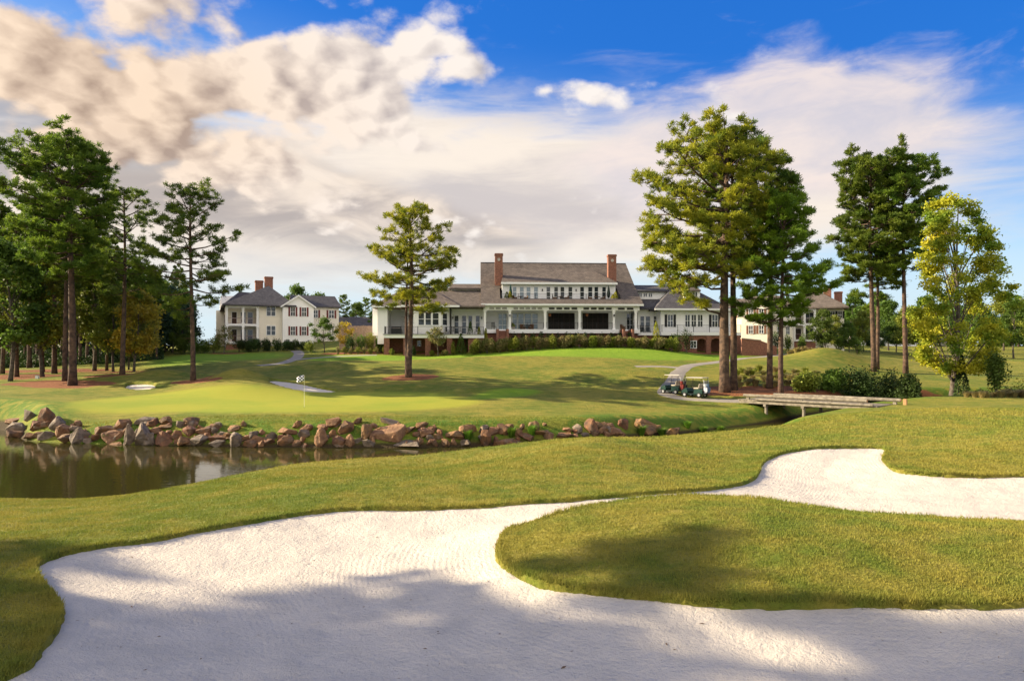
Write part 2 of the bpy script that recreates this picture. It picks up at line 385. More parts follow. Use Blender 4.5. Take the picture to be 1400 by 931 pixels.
def ground_full(x, y):
    z, dp = carve_pond(x, y, upland(x, y))
    out = z.copy()
    ds = []
    for k, B in enumerate((BUNKER, BUNKER2, BUNKER3)):
        d = sdf(B, x, y, 3.0); ds.append(d)
        n = 0.02*np.sin(x*2.3+np.sin(y*3.1)*1.3)+0.012*np.sin(x*13+4*np.sin(y*5.0))
        w_ = 0.12 if k == 0 else 0.5
        out -= 0.75*sstep(0.0, -w_, d+n*(k == 0))
        if k == 0: out += 0.03*np.exp(-(d/0.5)**2)*(d > -0.05)
    out += uneven(x, y, ds[0], dp)
    for px_, D_, rx_, ry_, h_ in MOUNDS: out += 1.3*h_*np.exp(-((x-(px_-700)/F*D_)/rx_)**2-((y-D_)/ry_)**2)
    return out, dp, ds
MOUNDS = [(330,66.5,2.6,1.6,0.75), (225,72,3.2,2.0,0.5), (680,60.5,6,1.5,0.38), (560,63.5,5,1.5,0.3), (850,74,6,2.2,0.4), (455,80,7,2.5,0.5), (1130,91,4,2.5,0.6), (650,86,10,2.5,0.35), (790,63,5,1.6,0.3)]
def vn(x, y, s, seed):
    r = np.random.RandomState(seed); t = 0
    for i in range(7):
        an = r.uniform(0, 6.28); ph = r.uniform(0, 6.28); k = s*r.uniform(0.7, 1.5)
        t = t+np.sin((x*math.cos(an)+y*math.sin(an))*k+ph+1.7*np.sin((x*math.sin(an)-y*math.cos(an))*k*0.63+ph*2))
    return t/7
def uneven(X, Y, dbunk, dpond):
    """small natural unevenness of the turf"""
    near = sstep(55, 30, Y); flat = sstep(0.0, 1.0, sdf(GREEN, X, Y, 6.0)/2.0); dry = sstep(0.5, 3.0, dpond)
    return (0.04*vn(X, Y, 1.1, 5)*near+(0.014*vn(X, Y, 5.0, 6)+0.008*vn(X, Y, 13.0, 7))*sstep(40, 20, Y)*sstep(-0.2, 0.3, dbunk)
            +((0.12*vn(X, Y, 0.22, 8)+0.07*vn(X, Y, 0.5, 9))*sstep(40, 60, Y)*sstep(300, 120, Y)*flat)*dry)
def ground(x, y): return ground_full(np.atleast_1d(np.asarray(x, float)), np.atleast_1d(np.asarray(y, float)))[0]
def gz(x, y): return float(ground(x, y)[0])

# ------------------------------------------------------------------ ground mesh
def terrain():
    u = np.concatenate([np.linspace(-7, -1.6, 25)[:-1], np.linspace(-1.6, -0.85, 70)[:-1], np.linspace(-0.85, 0.85, 860), np.linspace(0.85, 1.6, 70)[1:], np.linspace(1.6, 7, 25)[1:]])
    D = np.concatenate([np.geomspace(0.6, 6.5, 70)[:-1], np.geomspace(6.5, 30, 300)[:-1], np.geomspace(30, 130, 210)[:-1], np.geomspace(130, 4000, 90)])
    DD, UU = np.meshgrid(D, u, indexing='ij'); X = UU*DD; Y = DD
    Z, dp, ds = ground_full(X, Y)
    green = 0.85*sstep(1.0, -1.0, sdf(GREEN, X, Y, 6.0)-0.3*vn(X, Y, 0.5, 31))
    lawn = np.maximum(sstep(1.0, -1.0, sdf(LAWN, X, Y, 6.0)), sstep(0.6, -0.6, sdf(LAWN2, X, Y, 6.0)))
    lawn = np.maximum(lawn, sstep(3, -3, sdf(LAWN3, X, Y, 6.0)))
    straw = np.zeros_like(X)
    for cx, cy, rx, ry in STRAW:
        q = np.sqrt(((X-cx)/rx)**2+((Y-cy)/ry)**2); straw = np.maximum(straw, sstep(1.15, 0.75, q+0.18*vn(X, Y, 1.6, 12)))
    mud = sstep(0.75, 0.1, dp)
    rough = sstep(0.0, 0.8, dp)*sstep(4.2, 2.2, dp)*(Y > 36)*sstep(0.3, 0.8, 1.6-Z*0+0*X)
    MZ = np.where(ds[0] < -0.3, 1, 0)
    o = grid_mesh('ground', X, Y, Z, None, MATS['turf'], {'green': green, 'lawn': lawn, 'straw': straw, 'mud': mud, 'bank': rough})
    o['kind'] = 'structure'
    # sand sheet in the foreground bunker
    u2 = np.linspace(-1.5, 1.5, 1100); D2 = np.geomspace(2.8, 29, 420); DD, UU = np.meshgrid(D2, u2, indexing='ij'); X = UU*DD; Y = DD
    d = sdf(BUNKER, X, Y, 3.0)
    Z = upland(X, Y)-SAND_DROP-0.16*sstep(0.0, -2.5, d)-0.05*sstep(0.0, -0.7, d)
    Z += 0.022*vn(X, Y, 2.6, 21)+0.012*vn(X, Y, 7.5, 22)+0.005*vn(X, Y, 19.0, 23)
    ph = d+0.10*vn(X, Y, 1.1, 24)-0.35*np.exp(-((X+1)**2+(Y-11)**2)/14)
    o = grid_mesh('bunker_sand', X, Y, Z, d < 0.12, MATS['sand'], {'rake': ph}); o['kind'] = 'structure'
    for B, dr in ((BUNKER2, 0.12), (BUNKER3, 0.2)):
        lo, hi = B.min(0)-1, B.max(0)+1
        X, Y = np.meshgrid(np.linspace(lo[0], hi[0], 60), np.linspace(lo[1], hi[1], 50)); d = sdf(B, X, Y, 3.0)
        o = grid_mesh('bunker_sand', X, Y, upland(X, Y)-dr, d < 0.2, MATS['sand']); o['kind'] = 'structure'
    w = MB().quad((-140, 10, 0), (80, 10, 0), (80, 120, 0), (-140, 120, 0)).build('pond_water', MATS['water']); w['kind'] = 'structure'
def fan(pts): return catmull([((px-700)/F*D, D) for px, D in pts], 6)
GREEN = fan([(75,47),(110,52),(180,58),(300,61),(430,61.5),(540,61),(620,58),(655,54),(640,50),(560,46.8),(450,45.2),(330,45.2),(240,46),(150,46)])
LAWN = fan([(425,88),(500,88),(560,86.5),(640,87),(740,87),(840,86),(930,87),(1010,91),(1020,96),(960,98),(880,99),(780,99),(690,97.5),(620,96),(520,95.5),(450,96)])
LAWN2 = fan([(640,54),(690,56),(730,58.5),(735,60),(690,60),(650,58)])
LAWN3 = fan([(215,86),(300,90),(370,92),(400,100),(330,105),(260,104),(215,97)])
STRAW = [((px-700)/F*D, D, rx, ry) for px, D, rx, ry in ((97,66,4.2,2.6),(60,68,4,2.5),(20,75,6,4),(165,72.5,4.0,1.6),(150,78,4,2),(45,84,11,3),(262,65.5,2.2,1.4),(275,64,2.2,0.9),(562,70,3.0,2.1),(990,63,3.6,3.2),(1045,63,5.0,3.2),(1090,62,5,2.4),(1298,65,5,2.2),(930,98.5,8,1.2),(490,99,6,2.0),(640,98.6,10,1.0),(800,99.6,14,1.2),(310,104,3,1.5))]
def turf_material():
    m = bpy.data.materials.new('turf'); m.use_nodes = True; nt = m.node_tree; b = nt.nodes['Principled BSDF']
    geo = nt.nodes.new('ShaderNodeNewGeometry'); pos = geo.outputs['Position']
    at = lambda k: S(nt, node(nt, 'ShaderNodeAttribute', attribute_name=k).outputs['Fac'])
    big = noise(nt, pos, 0.16, 4, 0.55); mid = noise(nt, pos, 1.1, 5, 0.6); fine = noise(nt, pos, 14.0, 4, 0.65); vf = noise(nt, pos, 70.0, 2, 0.6)
    c = mixc(nt, (big*0.5+mid*0.5).smooth(0.40, 0.62), (0.225, 0.20, 0.034), (0.10, 0.14, 0.017))
    c = mixc(nt, fine.smooth(0.46, 0.72)*0.65, c, (0.070, 0.082, 0.012))
    c = mixc(nt, vf.smooth(0.55, 0.8)*0.45, c, (0.36, 0.30, 0.085))
    stv = node(nt, 'ShaderNodeMapping', {'Vector': pos, 'Scale': (0.55, 2.0, 1.0), 'Rotation': (0, 0, 0.25)})
    stn = noise(nt, S(nt, stv.outputs[0]), 1.6, 5, 0.65)
    c = mixc(nt, stn.smooth(0.5, 0.68)*0.55, c, (0.075, 0.10, 0.012))
    c = mixc(nt, stn.smooth(0.48, 0.34)*0.45, c, (0.30, 0.25, 0.065))
    lc = mixc(nt, mid.smooth(0.35, 0.7), (0.13, 0.24, 0.015), (0.19, 0.28, 0.025))
    c = mixc(nt, at('lawn')*0.9, c, lc)
    gc = mixc(nt, big.smooth(0.4, 0.65), (0.265, 0.275, 0.028), (0.21, 0.255, 0.025))
    c = mixc(nt, at('green'), c, gc)
    bk = mixc(nt, mid.smooth(0.45, 0.6), (0.06, 0.14, 0.014), (0.20, 0.20, 0.03))
    c = mixc(nt, at('bank')*0.75, c, bk)
    st = mixc(nt, fine.smooth(0.35, 0.7), (0.24, 0.10, 0.045), (0.13, 0.055, 0.028))
    sf = (at('straw')*1.5+(mid-0.5)*1.3-0.45).smooth(0.1, 0.6)
    c = mixc(nt, sf, c, st)
    c = mixc(nt, at('mud').smooth(0.3, 0.9), c, (0.05, 0.036, 0.018))
    nt.links.new(c.k, b.inputs['Base Color']); b.inputs['Roughness'].default_value = 0.9; b.inputs['Specular IOR Level'].default_value = 0.12
    sm = 1.0-at('green')*0.8
    h = (noise(nt, pos, 22.0, 4, 0.7)*0.5+noise(nt, pos, 5.0, 4, 0.6)*0.9)*sm
    bn = node(nt, 'ShaderNodeBump', {'Strength': 1.0, 'Distance': 0.11, 'Height': h}); nt.links.new(bn.outputs[0], b.inputs['Normal'])
    MATS['turf'] = m
def sand_material():
    m = bpy.data.materials.new('sand'); m.use_nodes = True; nt = m.node_tree; b = nt.nodes['Principled BSDF']
    pos = nt.nodes.new('ShaderNodeNewGeometry').outputs['Position']
    mid = noise(nt, pos, 1.3, 4, 0.6); fine = noise(nt, pos, 40.0, 3, 0.7)
    c = mixc(nt, mid.smooth(0.35, 0.7), (0.59, 0.53, 0.45), (0.50, 0.455, 0.395))
    c = mixc(nt, fine.smooth(0.54, 0.75)*0.6, c, (0.40, 0.35, 0.29))
    c = mixc(nt, noise(nt, pos, 9.0, 2, 0.5).smooth(0.72, 0.76)*0.5, c, (0.22, 0.17, 0.12))
    nt.links.new(c.k, b.inputs['Base Color']); b.inputs['Roughness'].default_value = 0.95; b.inputs['Specular IOR Level'].default_value = 0.1
    # rake lines follow the edge of the bunker, broken up by footprints
    at = S(nt, node(nt, 'ShaderNodeAttribute', attribute_name='rake').outputs['Fac'])
    lines = (at*(6.2832/0.105)+noise(nt, pos, 3.0, 2, 0.5)*2.5).fn('SINE')
    wmask = noise(nt, pos, 0.5, 3, 0.5).smooth(0.38, 0.60)
    h = lines*wmask*0.065+noise(nt, pos, 5.0, 5, 0.7)*1.3+noise(nt, pos, 14.0, 5, 0.7)*1.3+noise(nt, pos, 45.0, 3, 0.6)*0.45
    bn = node(nt, 'ShaderNodeBump', {'Strength': 0.9, 'Distance': 0.04, 'Height': h}); nt.links.new(bn.outputs[0], b.inputs['Normal'])
    MATS['sand'] = m
def water_material():
    m = bpy.data.materials.new('water'); m.use_nodes = True; nt = m.node_tree; b = nt.nodes['Principled BSDF']
    pos = nt.nodes.new('ShaderNodeNewGeometry').outputs['Position']
    b.inputs['Base Color'].default_value = (0.030, 0.028, 0.008, 1); b.inputs['Roughness'].default_value = 0.03; b.inputs['IOR'].default_value = 1.33; b.inputs['Specular IOR Level'].default_value = 0.6
    mp = node(nt, 'ShaderNodeMapping', {'Vector': pos, 'Scale': (1.0, 2.2, 1.0)})
    h = noise(nt, S(nt, mp.outputs[0]), 1.6, 3, 0.5)
    bn = node(nt, 'ShaderNodeBump', {'Strength': 0.25, 'Distance': 0.02, 'Height': h}); nt.links.new(bn.outputs[0], b.inputs['Normal'])
    MATS['water'] = m
turf_material(); sand_material(); water_material()
terrain()
# ------------------------------------------------------------------ vegetation
bark = mat('pine_bark', (0.125, 0.078, 0.052), 0.95, color2=(0.035, 0.024, 0.02), scale=2.5, bump=0.06, bscale=6.0, objvar=0.3)
barkd = mat('grey_bark', (0.13, 0.11, 0.09), 0.95, color2=(0.05, 0.04, 0.03), scale=3.0, bump=0.04, bscale=8.0, objvar=0.3)
ndl = leafmat('pine_needles', (0.165, 0.225, 0.020), (0.06, 0.115, 0.014), 0.45, 0.25)
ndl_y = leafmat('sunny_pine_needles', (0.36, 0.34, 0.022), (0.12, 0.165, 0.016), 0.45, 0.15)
ndl_g = leafmat('bright_pine_needles', (0.20, 0.32, 0.018), (0.08, 0.16, 0.014), 0.45, 0.15)
lf_y = leafmat('yellow_leaves', (0.50, 0.44, 0.025), (0.14, 0.235, 0.022), 0.45, 0.1, 0.3)
lf_o = leafmat('autumn_leaves', (0.46, 0.29, 0.03), (0.24, 0.23, 0.03), 0.45, 0.25, 0.5)
lf_g = leafmat('green_leaves', (0.11, 0.18, 0.022), (0.055, 0.10, 0.016), 0.4, 0.3)
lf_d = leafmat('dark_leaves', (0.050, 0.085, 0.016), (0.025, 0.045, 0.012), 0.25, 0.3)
lf_l = leafmat('light_leaves', (0.24, 0.26, 0.035), (0.12, 0.16, 0.022), 0.35, 0.3)
lf_t = leafmat('teal_leaves', (0.040, 0.085, 0.045), (0.025, 0.05, 0.028), 0.25, 0.3)
lf_b = leafmat('shrub_tops', (0.27, 0.21, 0.09), (0.13, 0.16, 0.035), 0.35, 0.3, 1.2)
strawg = leafmat('dry_grass', (0.34, 0.26, 0.11), (0.20, 0.18, 0.06), 0.35, 0.25, 1.0)
reedg = leafmat('fresh_grass', (0.13, 0.24, 0.02), (0.08, 0.16, 0.015), 0.4, 0.2, 1.0)

def unit(v): return v/np.maximum(np.linalg.norm(v, axis=-1, keepdims=True), 1e-9)
def needle_tris(C, per, ln, wd, up, rng, ax=None):
    """bundles of needles fanned out round each shoot end"""
    T = len(C); d = rng.normal(size=(T, per, 3)); d = unit(d); d[..., 2] = d[..., 2]*0.75+up
    if ax is not None: d = d+0.45*ax[:, None, :]
    d = unit(d); L = ln*rng.uniform(0.65, 1.15, (T, per, 1))*rng.uniform(0.75, 1.2, (T, 1, 1))
    b = C[:, None, :]+rng.normal(size=(T, per, 3))*ln*0.16
    s = unit(np.cross(d, rng.normal(size=(T, per, 3))))*wd*0.5
    return np.stack([b-s*0.5, b+s*0.5, b+d*L*0.75+s, b+d*L, b+d*L*0.75-s], 2)[:, :, [0, 1, 2, 4]].reshape(-1, 4, 3)
def leaf_quads(C, size, rng, flat=0.0):
    n = len(C); d = unit(rng.normal(size=(n, 3))*np.array([1, 1, 0.7])); s = unit(np.cross(d, rng.normal(size=(n, 3))+np.array([0, 0, flat])))
    L = size*rng.uniform(0.6, 1.25, (n, 1)); w = L*0.36
    return np.stack([C-d*L*0.5, C+s*w, C+d*L*0.5, C-s*w], 1)

def pine_parts(seed, H, r0, base, prof, nb, lean=(0.0, 0.0), bias=(0, 0.0), tuft=(0.42, 0.07, 34), fork=None, dens=1.0, extra=(), stubs=True):
    """trunk with limbs (MB) and needle faces; prof = [(height fraction, radius)], bias = (azimuth, share longer that way)"""
    rng = np.random.RandomState(seed); mb = MB()
    wob = rng.uniform(-1, 1, 4)*0.010*H
    def at(t):
        return np.array([lean[0]*H*t**1.4+wob[0]*math.sin(t*4.2+wob[1]*9), lean[1]*H*t**1.4+wob[2]*math.sin(t*3.7+wob[3]*9), H*t])
    ts = np.linspace(0, 0.985, 16)
    mb.tube([at(t)-(np.array([0, 0, 0.3]) if t == 0 else 0) for t in ts], [r0*(1.28 if t == 0 else 1.0)*(1-0.80*t**1.25)+0.01 for t in ts], 9)
    C, AX = [], []
    ph = [p[0] for p in prof]; pr = [p[1] for p in prof]
    lim = [(base+(0.97-base)*((i+rng.uniform(0.1, 0.9))/nb)**0.88, i*2.399+rng.uniform(-0.5, 0.5), None, None) for i in range(nb)]
    lim += list(extra)
    for t, az, Lx, el0 in lim:
        tt = (t-base)/(1-base); p0 = at(t)
        L = Lx or np.interp(t, ph, pr)*rng.uniform(0.45, 1.14)*(1+bias[1]*math.cos(az-bias[0]))
        if L < 0.25: L = 0.25
        el = math.radians(el0 if el0 is not None else (-8+56*max(tt, 0)**1.5+rng.uniform(-10, 14)))
        dh = np.array([math.cos(az), math.sin(az), 0]); sag = 0.10*L*(1-tt)
        def bp(s): return p0+dh*L*s*math.cos(el)+np.array([0, 0, L*s*math.sin(el)-sag*4*s*(1-s)+0.10*L*s*s])
        rb = min(0.019*L+0.018, r0*0.36)
        mb.tube([bp(s) for s in (0, 0.33, 0.66, 1.0)], [rb, rb*0.75, rb*0.45, 0.012], 5, cap=False)
        side = np.array([-dh[1], dh[0], 0])
        ns = max(2, int(L*1.8*dens+rng.uniform(0, 1.4)))
        for j in range(ns):
            s = 0.30+0.70*(j+rng.uniform(0, 1))/ns if L > 1.2 else rng.uniform(0.45, 1)
            q = bp(s); sl = (0.16+0.30*(1-abs(s-0.6)))*L*rng.uniform(0.5, 1.0)*(1 if rng.rand() < 0.5 else -1)
            tip = q+side*sl*0.8+dh*abs(sl)*0.55+np.array([0, 0, rng.uniform(0.02, 0.32)*min(abs(sl), 1.2)+0.1])
            mb.tube([q, (q+tip)/2+np.array([0, 0, -0.03]), tip], [rb*0.4, rb*0.3, 0.008], 3, cap=False)
            n2 = 1+int(rng.uniform(0.3, 1.0)*abs(sl)*2.0*dens)
            for k in range(n2+1):
                f = 1-0.55*k/(n2+0.5); C.append(q+(tip-q)*f+rng.normal(size=3)*np.array([0.23, 0.23, 0.15])); AX.append(unit(tip-q)*0.7+np.array([0, 0, 0.5]))
        for k in range(3): C.append(bp(1.0)+rng.normal(size=3)*np.array([0.2, 0.2, 0.14])); AX.append(dh*0.7+np.array([0, 0, 0.6]))
    for k in range(9): C.append(at(0.985)+rng.normal(size=3)*np.array([0.7, 0.7, 0.25])+np.array([0, 0, 0.05])); AX.append(np.array([0, 0, 1.0]))
    if stubs:
        for k in range(7):
            t = base*rng.uniform(0.55, 1.0); az = rng.uniform(0, 6.28); p0 = at(t); L = rng.uniform(0.3, 1.1)
            mb.tube([p0, p0+np.array([math.cos(az)*L, math.sin(az)*L, rng.uniform(-0.1, 0.25)])], [0.035, 0.012], 4, cap=False)
    Q = needle_tris(np.array(C), tuft[2], tuft[0], tuft[1], 0.30, rng, np.array(AX))
    return mb, Q
def pine_tree(label, loc, rot=0.0, group=None, nm=None, cat='tree', tm=None, **kw):
    t = thing('pine_tree', label, cat, loc, rot, group)
    mb, Q = pine_parts(**kw)
    mb.build('trunk', tm or bark, t, smooth=True); poly_mesh('crown', Q, nm or ndl, t)
    return t
def base_at(px, D, dz=-0.05):
    x = (px-700)/F*D; return (x, D, gz(x, D)+dz)

def broad_parts(seed, H, r0, base, shape, nclump, leaves, leaf, nlimb=9, clump=0.9, lean=(0, 0), gap=0.0):
    """tapered trunk with forking limbs; leaf clumps fill a lumpy crown. shape = [(height fraction, radius)]"""
    rng = np.random.RandomState(seed); mb = MB(); ph = [p[0] for p in shape]; pr = [p[1] for p in shape]
    def at(t): return np.array([lean[0]*H*t+0.02*H*math.sin(t*5+seed), lean[1]*H*t+0.02*H*math.sin(t*4+seed*2), H*t])
    ts = np.linspace(0, 0.9, 10); mb.tube([at(t)-(np.array([0, 0, 0.25]) if t == 0 else 0) for t in ts], [r0*(1.25 if t == 0 else 1)*(1-0.95*t)+0.01 for t in ts], 8)
    lobes = [(rng.uniform(0, 6.28), rng.uniform(0.15, 0.35)) for k in range(3)]
    cc = []
    for k in range(nclump):
        t = base+(1-base)*rng.uniform(0.02, 0.98); az = rng.uniform(0, 6.28)
        R = np.interp(t, ph, pr)*(1+sum(a_*math.cos((i+1)*(az-p_)+t*3) for i, (p_, a_) in enumerate(lobes))*0.6)
        f = rng.uniform(0.25, 1.0)**0.55
        c = at(t)+np.array([math.cos(az)*R*f, math.sin(az)*R*f, 0]); cc.append(c)
        if k < nlimb*4 and f > 0.5:
            t0 = max(base*0.75, t-0.22-rng.uniform(0, .12)); p0 = at(t0); m = (p0+c)/2+np.array([0, 0, 0.08*H*rng.uniform(0, 1)])
            rl = r0*(0.34 if k < nlimb else 0.14)
            mb.tube([p0, p0*0.6+m*0.4, m*0.6+c*0.4, c], [rl, rl*0.7, rl*0.42, 0.012], 5, cap=False)
    cc = np.array(cc); n = int(leaves/len(cc))
    sz = clump*rng.uniform(0.55, 1.25, (len(cc), 1, 1))
    pts = cc[:, None, :]+rng.normal(size=(len(cc), n, 3))*sz*np.array([0.5, 0.5, 0.36])
    return mb, leaf_quads(pts.reshape(-1, 3), leaf, rng, 0.6)
def broad_tree(name, label, loc, lm, rot=0.0, group=None, tm=None, cat='tree', **kw):
    t = thing(name, label, cat, loc, rot, group)
    mb, Q = broad_parts(**kw)
    mb.build('trunk', tm or barkd, t, smooth=True); poly_mesh('crown', Q, lm, t)
    return t
def shrub_quads(seed, rx, ry, h, n, leaf, lump=9, cone=False):
    rng = np.random.RandomState(seed)
    if cone:
        z = rng.uniform(0.0, 1.0, n)**1.35*h; r = (1-z/h)**0.8*rx*rng.uniform(0.55, 1.08, n)**0.6+0.05; an = rng.uniform(0, 6.28, n)
        pts = np.stack([r*np.cos(an), r*np.sin(an)*ry/rx, z+0.03], -1)
    else:
        an = rng.uniform(0, 6.28, lump); rr = rng.uniform(0.0, 0.62, lump)
        c = np.stack([rr*np.cos(an)*rx, rr*np.sin(an)*ry, h*rng.uniform(0.30, 0.66, lump)], -1)
        k = rng.randint(0, lump, n); d = unit(rng.normal(size=(n, 3)))*rng.uniform(0.55, 1.05, (n, 1))
        pts = c[k]+d*np.array([rx*0.46, ry*0.46, h*0.36]); pts[:, 2] = np.abs(pts[:, 2])
    return leaf_quads(pts, leaf, rng, 0.4)
def shrub(name, label, loc, lm, seed, rx, ry, h, n, leaf, group=None, cat='shrub', lump=9, cone=False, rot=0.0):
    t = thing(name, label, cat, loc, rot, group)
    mb = MB(); r = random.Random(seed)
    for k in range(5):
        q = r.uniform(0, 6.28); mb.tube([(0, 0, -0.1), (math.cos(q)*rx*0.2, math.sin(q)*ry*0.2, h*0.3), (math.cos(q)*rx*0.4, math.sin(q)*ry*0.4, h*0.62)], [0.035, 0.025, 0.008], 4)
    mb.build('stems', barkd, t); poly_mesh('crown', shrub_quads(seed, rx, ry, h, n, leaf, lump, cone), lm, t)
    return t
def grass_clump(label, loc, lm, seed, h, r, n, group=None, name='tussock', cat='tussock', wid=0.03):
    rng = np.random.RandomState(seed); an = rng.uniform(0, 6.28, n); b = np.stack([np.cos(an), np.sin(an), 0*an], -1)*rng.uniform(0, 0.25, (n, 1))*r
    o = np.stack([np.cos(an), np.sin(an), 0*an], -1)*rng.uniform(0.25, 1.0, (n, 1))*r; hh = h*rng.uniform(0.6, 1.05, (n, 1))
    mid = b+o*0.45+np.array([0, 0, 1])*hh*0.72; tip = b+o+np.array([0, 0, 1])*hh*rng.uniform(0.75, 1.0, (n, 1))
    s = np.stack([-np.sin(an), np.cos(an), 0*an], -1)*wid/2
    Q = np.concatenate([np.stack([b-s, b+s, mid+s*0.8, mid-s*0.8], 1), np.stack([mid-s*0.8, mid+s*0.8, tip+s*0.1, tip-s*0.1], 1)])
    o = poly_mesh(name, Q, lm); o.location = loc; return tag(o, label, cat, group)

def px_h(n, D): return n*D/F       # height in metres of n photo pixels at a distance

def hero_trees():
    h = lambda py, b: (b[2])  # noqa
    def H(b, py): return (CZ-(py-HY)/F*b[1]-b[2])*0.945
    # left group
    b = base_at(97, 66); pine_tree('tallest pine on the left with a broad domed crown above bare pine straw', b, 0.3, None, ndl, seed=11, H=H(b, 176), r0=0.36, base=0.46,
        prof=[(0.44, 2.2), (0.56, 4.2), (0.70, 5.2), (0.84, 4.9), (0.93, 3.5), (1, 1.0)], nb=66, bias=(3.0, 0.22), tuft=(0.50, 0.055, 46), dens=1.2)
    b = base_at(90, 69.5); pine_tree('slim pine trunk close behind the tallest pine on the left', b, 1.3, None, ndl, seed=12, H=H(b, 225), r0=0.24, base=0.45,
        prof=[(0.4, 1.6), (0.6, 3.2), (0.85, 2.6), (1, 0.5)], nb=34, tuft=(0.50, 0.055, 46))
    b = base_at(169, 72.5); pine_tree('narrow open crowned pine between the domed pine and the pine nearest the left house', b, 0.8, None, ndl, seed=13, H=H(b, 249), r0=0.25, base=0.42,
        prof=[(0.4, 2.0), (0.55, 3.2), (0.75, 3.3), (0.9, 2.6), (1, 1.2)], nb=40, tuft=(0.46, 0.05, 42), dens=0.8)
    b = base_at(262, 65.5); pine_tree('airy pine with see-through tiered branches nearest the left white house', b, 2.0, None, ndl, seed=14, H=H(b, 247), r0=0.23, base=0.36,
        prof=[(0.33, 2.6), (0.45, 4.0), (0.62, 4.3), (0.80, 3.5), (0.92, 2.6), (1, 1.2)], nb=46, tuft=(0.46, 0.05, 42), dens=0.85, lean=(0.02, 0))
    # middle
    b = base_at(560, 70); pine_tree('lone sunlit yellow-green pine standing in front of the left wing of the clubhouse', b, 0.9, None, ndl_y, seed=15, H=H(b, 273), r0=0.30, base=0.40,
        prof=[(0.37, 3.2), (0.45, 4.8), (0.60, 4.7), (0.75, 3.9), (0.88, 2.8), (1, 0.7)], nb=50, tuft=(0.46, 0.05, 42), dens=0.9)
    b = base_at(556.5, 71.2); pine_tree('thin second trunk tight behind the lone yellow-green pine', b, 0.4, None, ndl_y, seed=16, H=H(b, 330), r0=0.19, base=0.55,
        prof=[(0.5, 1.5), (0.7, 2.2), (1, 0.4)], nb=14, tuft=(0.46, 0.05, 42))
    # right group
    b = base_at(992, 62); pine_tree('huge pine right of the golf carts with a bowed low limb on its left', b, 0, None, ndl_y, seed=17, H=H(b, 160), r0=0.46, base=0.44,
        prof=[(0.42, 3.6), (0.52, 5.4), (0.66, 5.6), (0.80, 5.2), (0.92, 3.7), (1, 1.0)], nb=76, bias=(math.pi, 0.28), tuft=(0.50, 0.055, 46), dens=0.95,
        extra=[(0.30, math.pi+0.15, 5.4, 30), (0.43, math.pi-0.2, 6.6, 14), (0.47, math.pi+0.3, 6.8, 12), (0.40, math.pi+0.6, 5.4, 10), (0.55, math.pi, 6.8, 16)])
    b = base_at(1001, 63.6); pine_tree('second tall trunk leaning right just behind the huge pine by the golf carts', b, 0.5, None, ndl, seed=18, H=H(b, 172), r0=0.32, base=0.45,
        prof=[(0.42, 2.4), (0.6, 3.6), (0.8, 4.0), (0.93, 2.7), (1, 0.9)], nb=48, bias=(0.2, 0.25), tuft=(0.50, 0.055, 46), lean=(0.012, 0))
    b = base_at(1053, 64.5); pine_tree('dark pine with a high narrow crown between the huge pine and the bright green pine', b, 1.5, None, ndl, seed=19, H=H(b, 198), r0=0.27, base=0.52,
        prof=[(0.5, 2.2), (0.66, 3.0), (0.82, 3.8), (0.93, 2.7), (1, 0.9)], nb=44, tuft=(0.50, 0.055, 46), bias=(0.5, 0.15))
    b = base_at(1069, 60.5); pine_tree('shorter bright green pine at the left end of the wooden bridge', b, 0.7, None, ndl_g, seed=20, H=H(b, 258), r0=0.22, base=0.36,
        prof=[(0.33, 2.4), (0.42, 3.9), (0.56, 3.9), (0.72, 3.3), (0.88, 2.9), (1, 1.3)], nb=52, tuft=(0.50, 0.055, 46), dens=1.1, lean=(0.012, 0))
    b = base_at(1192, 84); pine_tree('round headed dark pine on the right, left of its near twin', b, 0.2, None, ndl, seed=21, H=H(b, 204), r0=0.30, base=0.42,
        prof=[(0.36, 2.0), (0.50, 3.6), (0.66, 4.9), (0.80, 5.0), (0.92, 4.1), (1, 1.2)], nb=70, tuft=(0.54, 0.068, 46), dens=1.1)
    b = base_at(1199, 85.5); pine_tree('slim straight pine stem tucked beside the round headed dark pine', b, 2.2, None, ndl, seed=22, H=H(b, 290), r0=0.24, base=0.42,
        prof=[(0.36, 2.0), (0.55, 3.4), (0.8, 3.0), (1, 0.6)], nb=26, tuft=(0.52, 0.065, 40))
    b = base_at(1237, 83); pine_tree('round headed dark pine standing left of the yellow broadleaf tree', b, 1.2, None, ndl, seed=23, H=H(b, 216), r0=0.29, base=0.50,
        prof=[(0.46, 2.4), (0.60, 4.2), (0.74, 5.2), (0.88, 4.9), (0.95, 3.3), (1, 1.1)], nb=60, tuft=(0.54, 0.068, 46), bias=(0.0, 0.18), lean=(0.012, 0))
    b = base_at(1298, 65); broad_tree('broadleaf_tree', 'yellow-green broadleaf tree turning to autumn colour at the right edge', b, lf_y, 0.5, None, barkd, seed=5, H=H(b, 250), r0=0.32, base=0.20,
        shape=[(0.19, 1.8), (0.30, 4.6), (0.48, 4.9), (0.65, 4.2), (0.82, 3.1), (0.94, 2.0), (1, 0.9)], nclump=190, leaves=42000, leaf=0.25, nlimb=16, clump=0.72, lean=(0.06, 0))
hero_trees()
ORD = ['', 'first', 'second', 'third', 'fourth', 'fifth', 'sixth', 'seventh', 'eighth', 'ninth', 'tenth', 'eleventh', 'twelfth', 'thirteenth', 'fourteenth', 'fifteenth', 'sixteenth', 'seventeenth', 'eighteenth', 'nineteenth', 'twentieth']
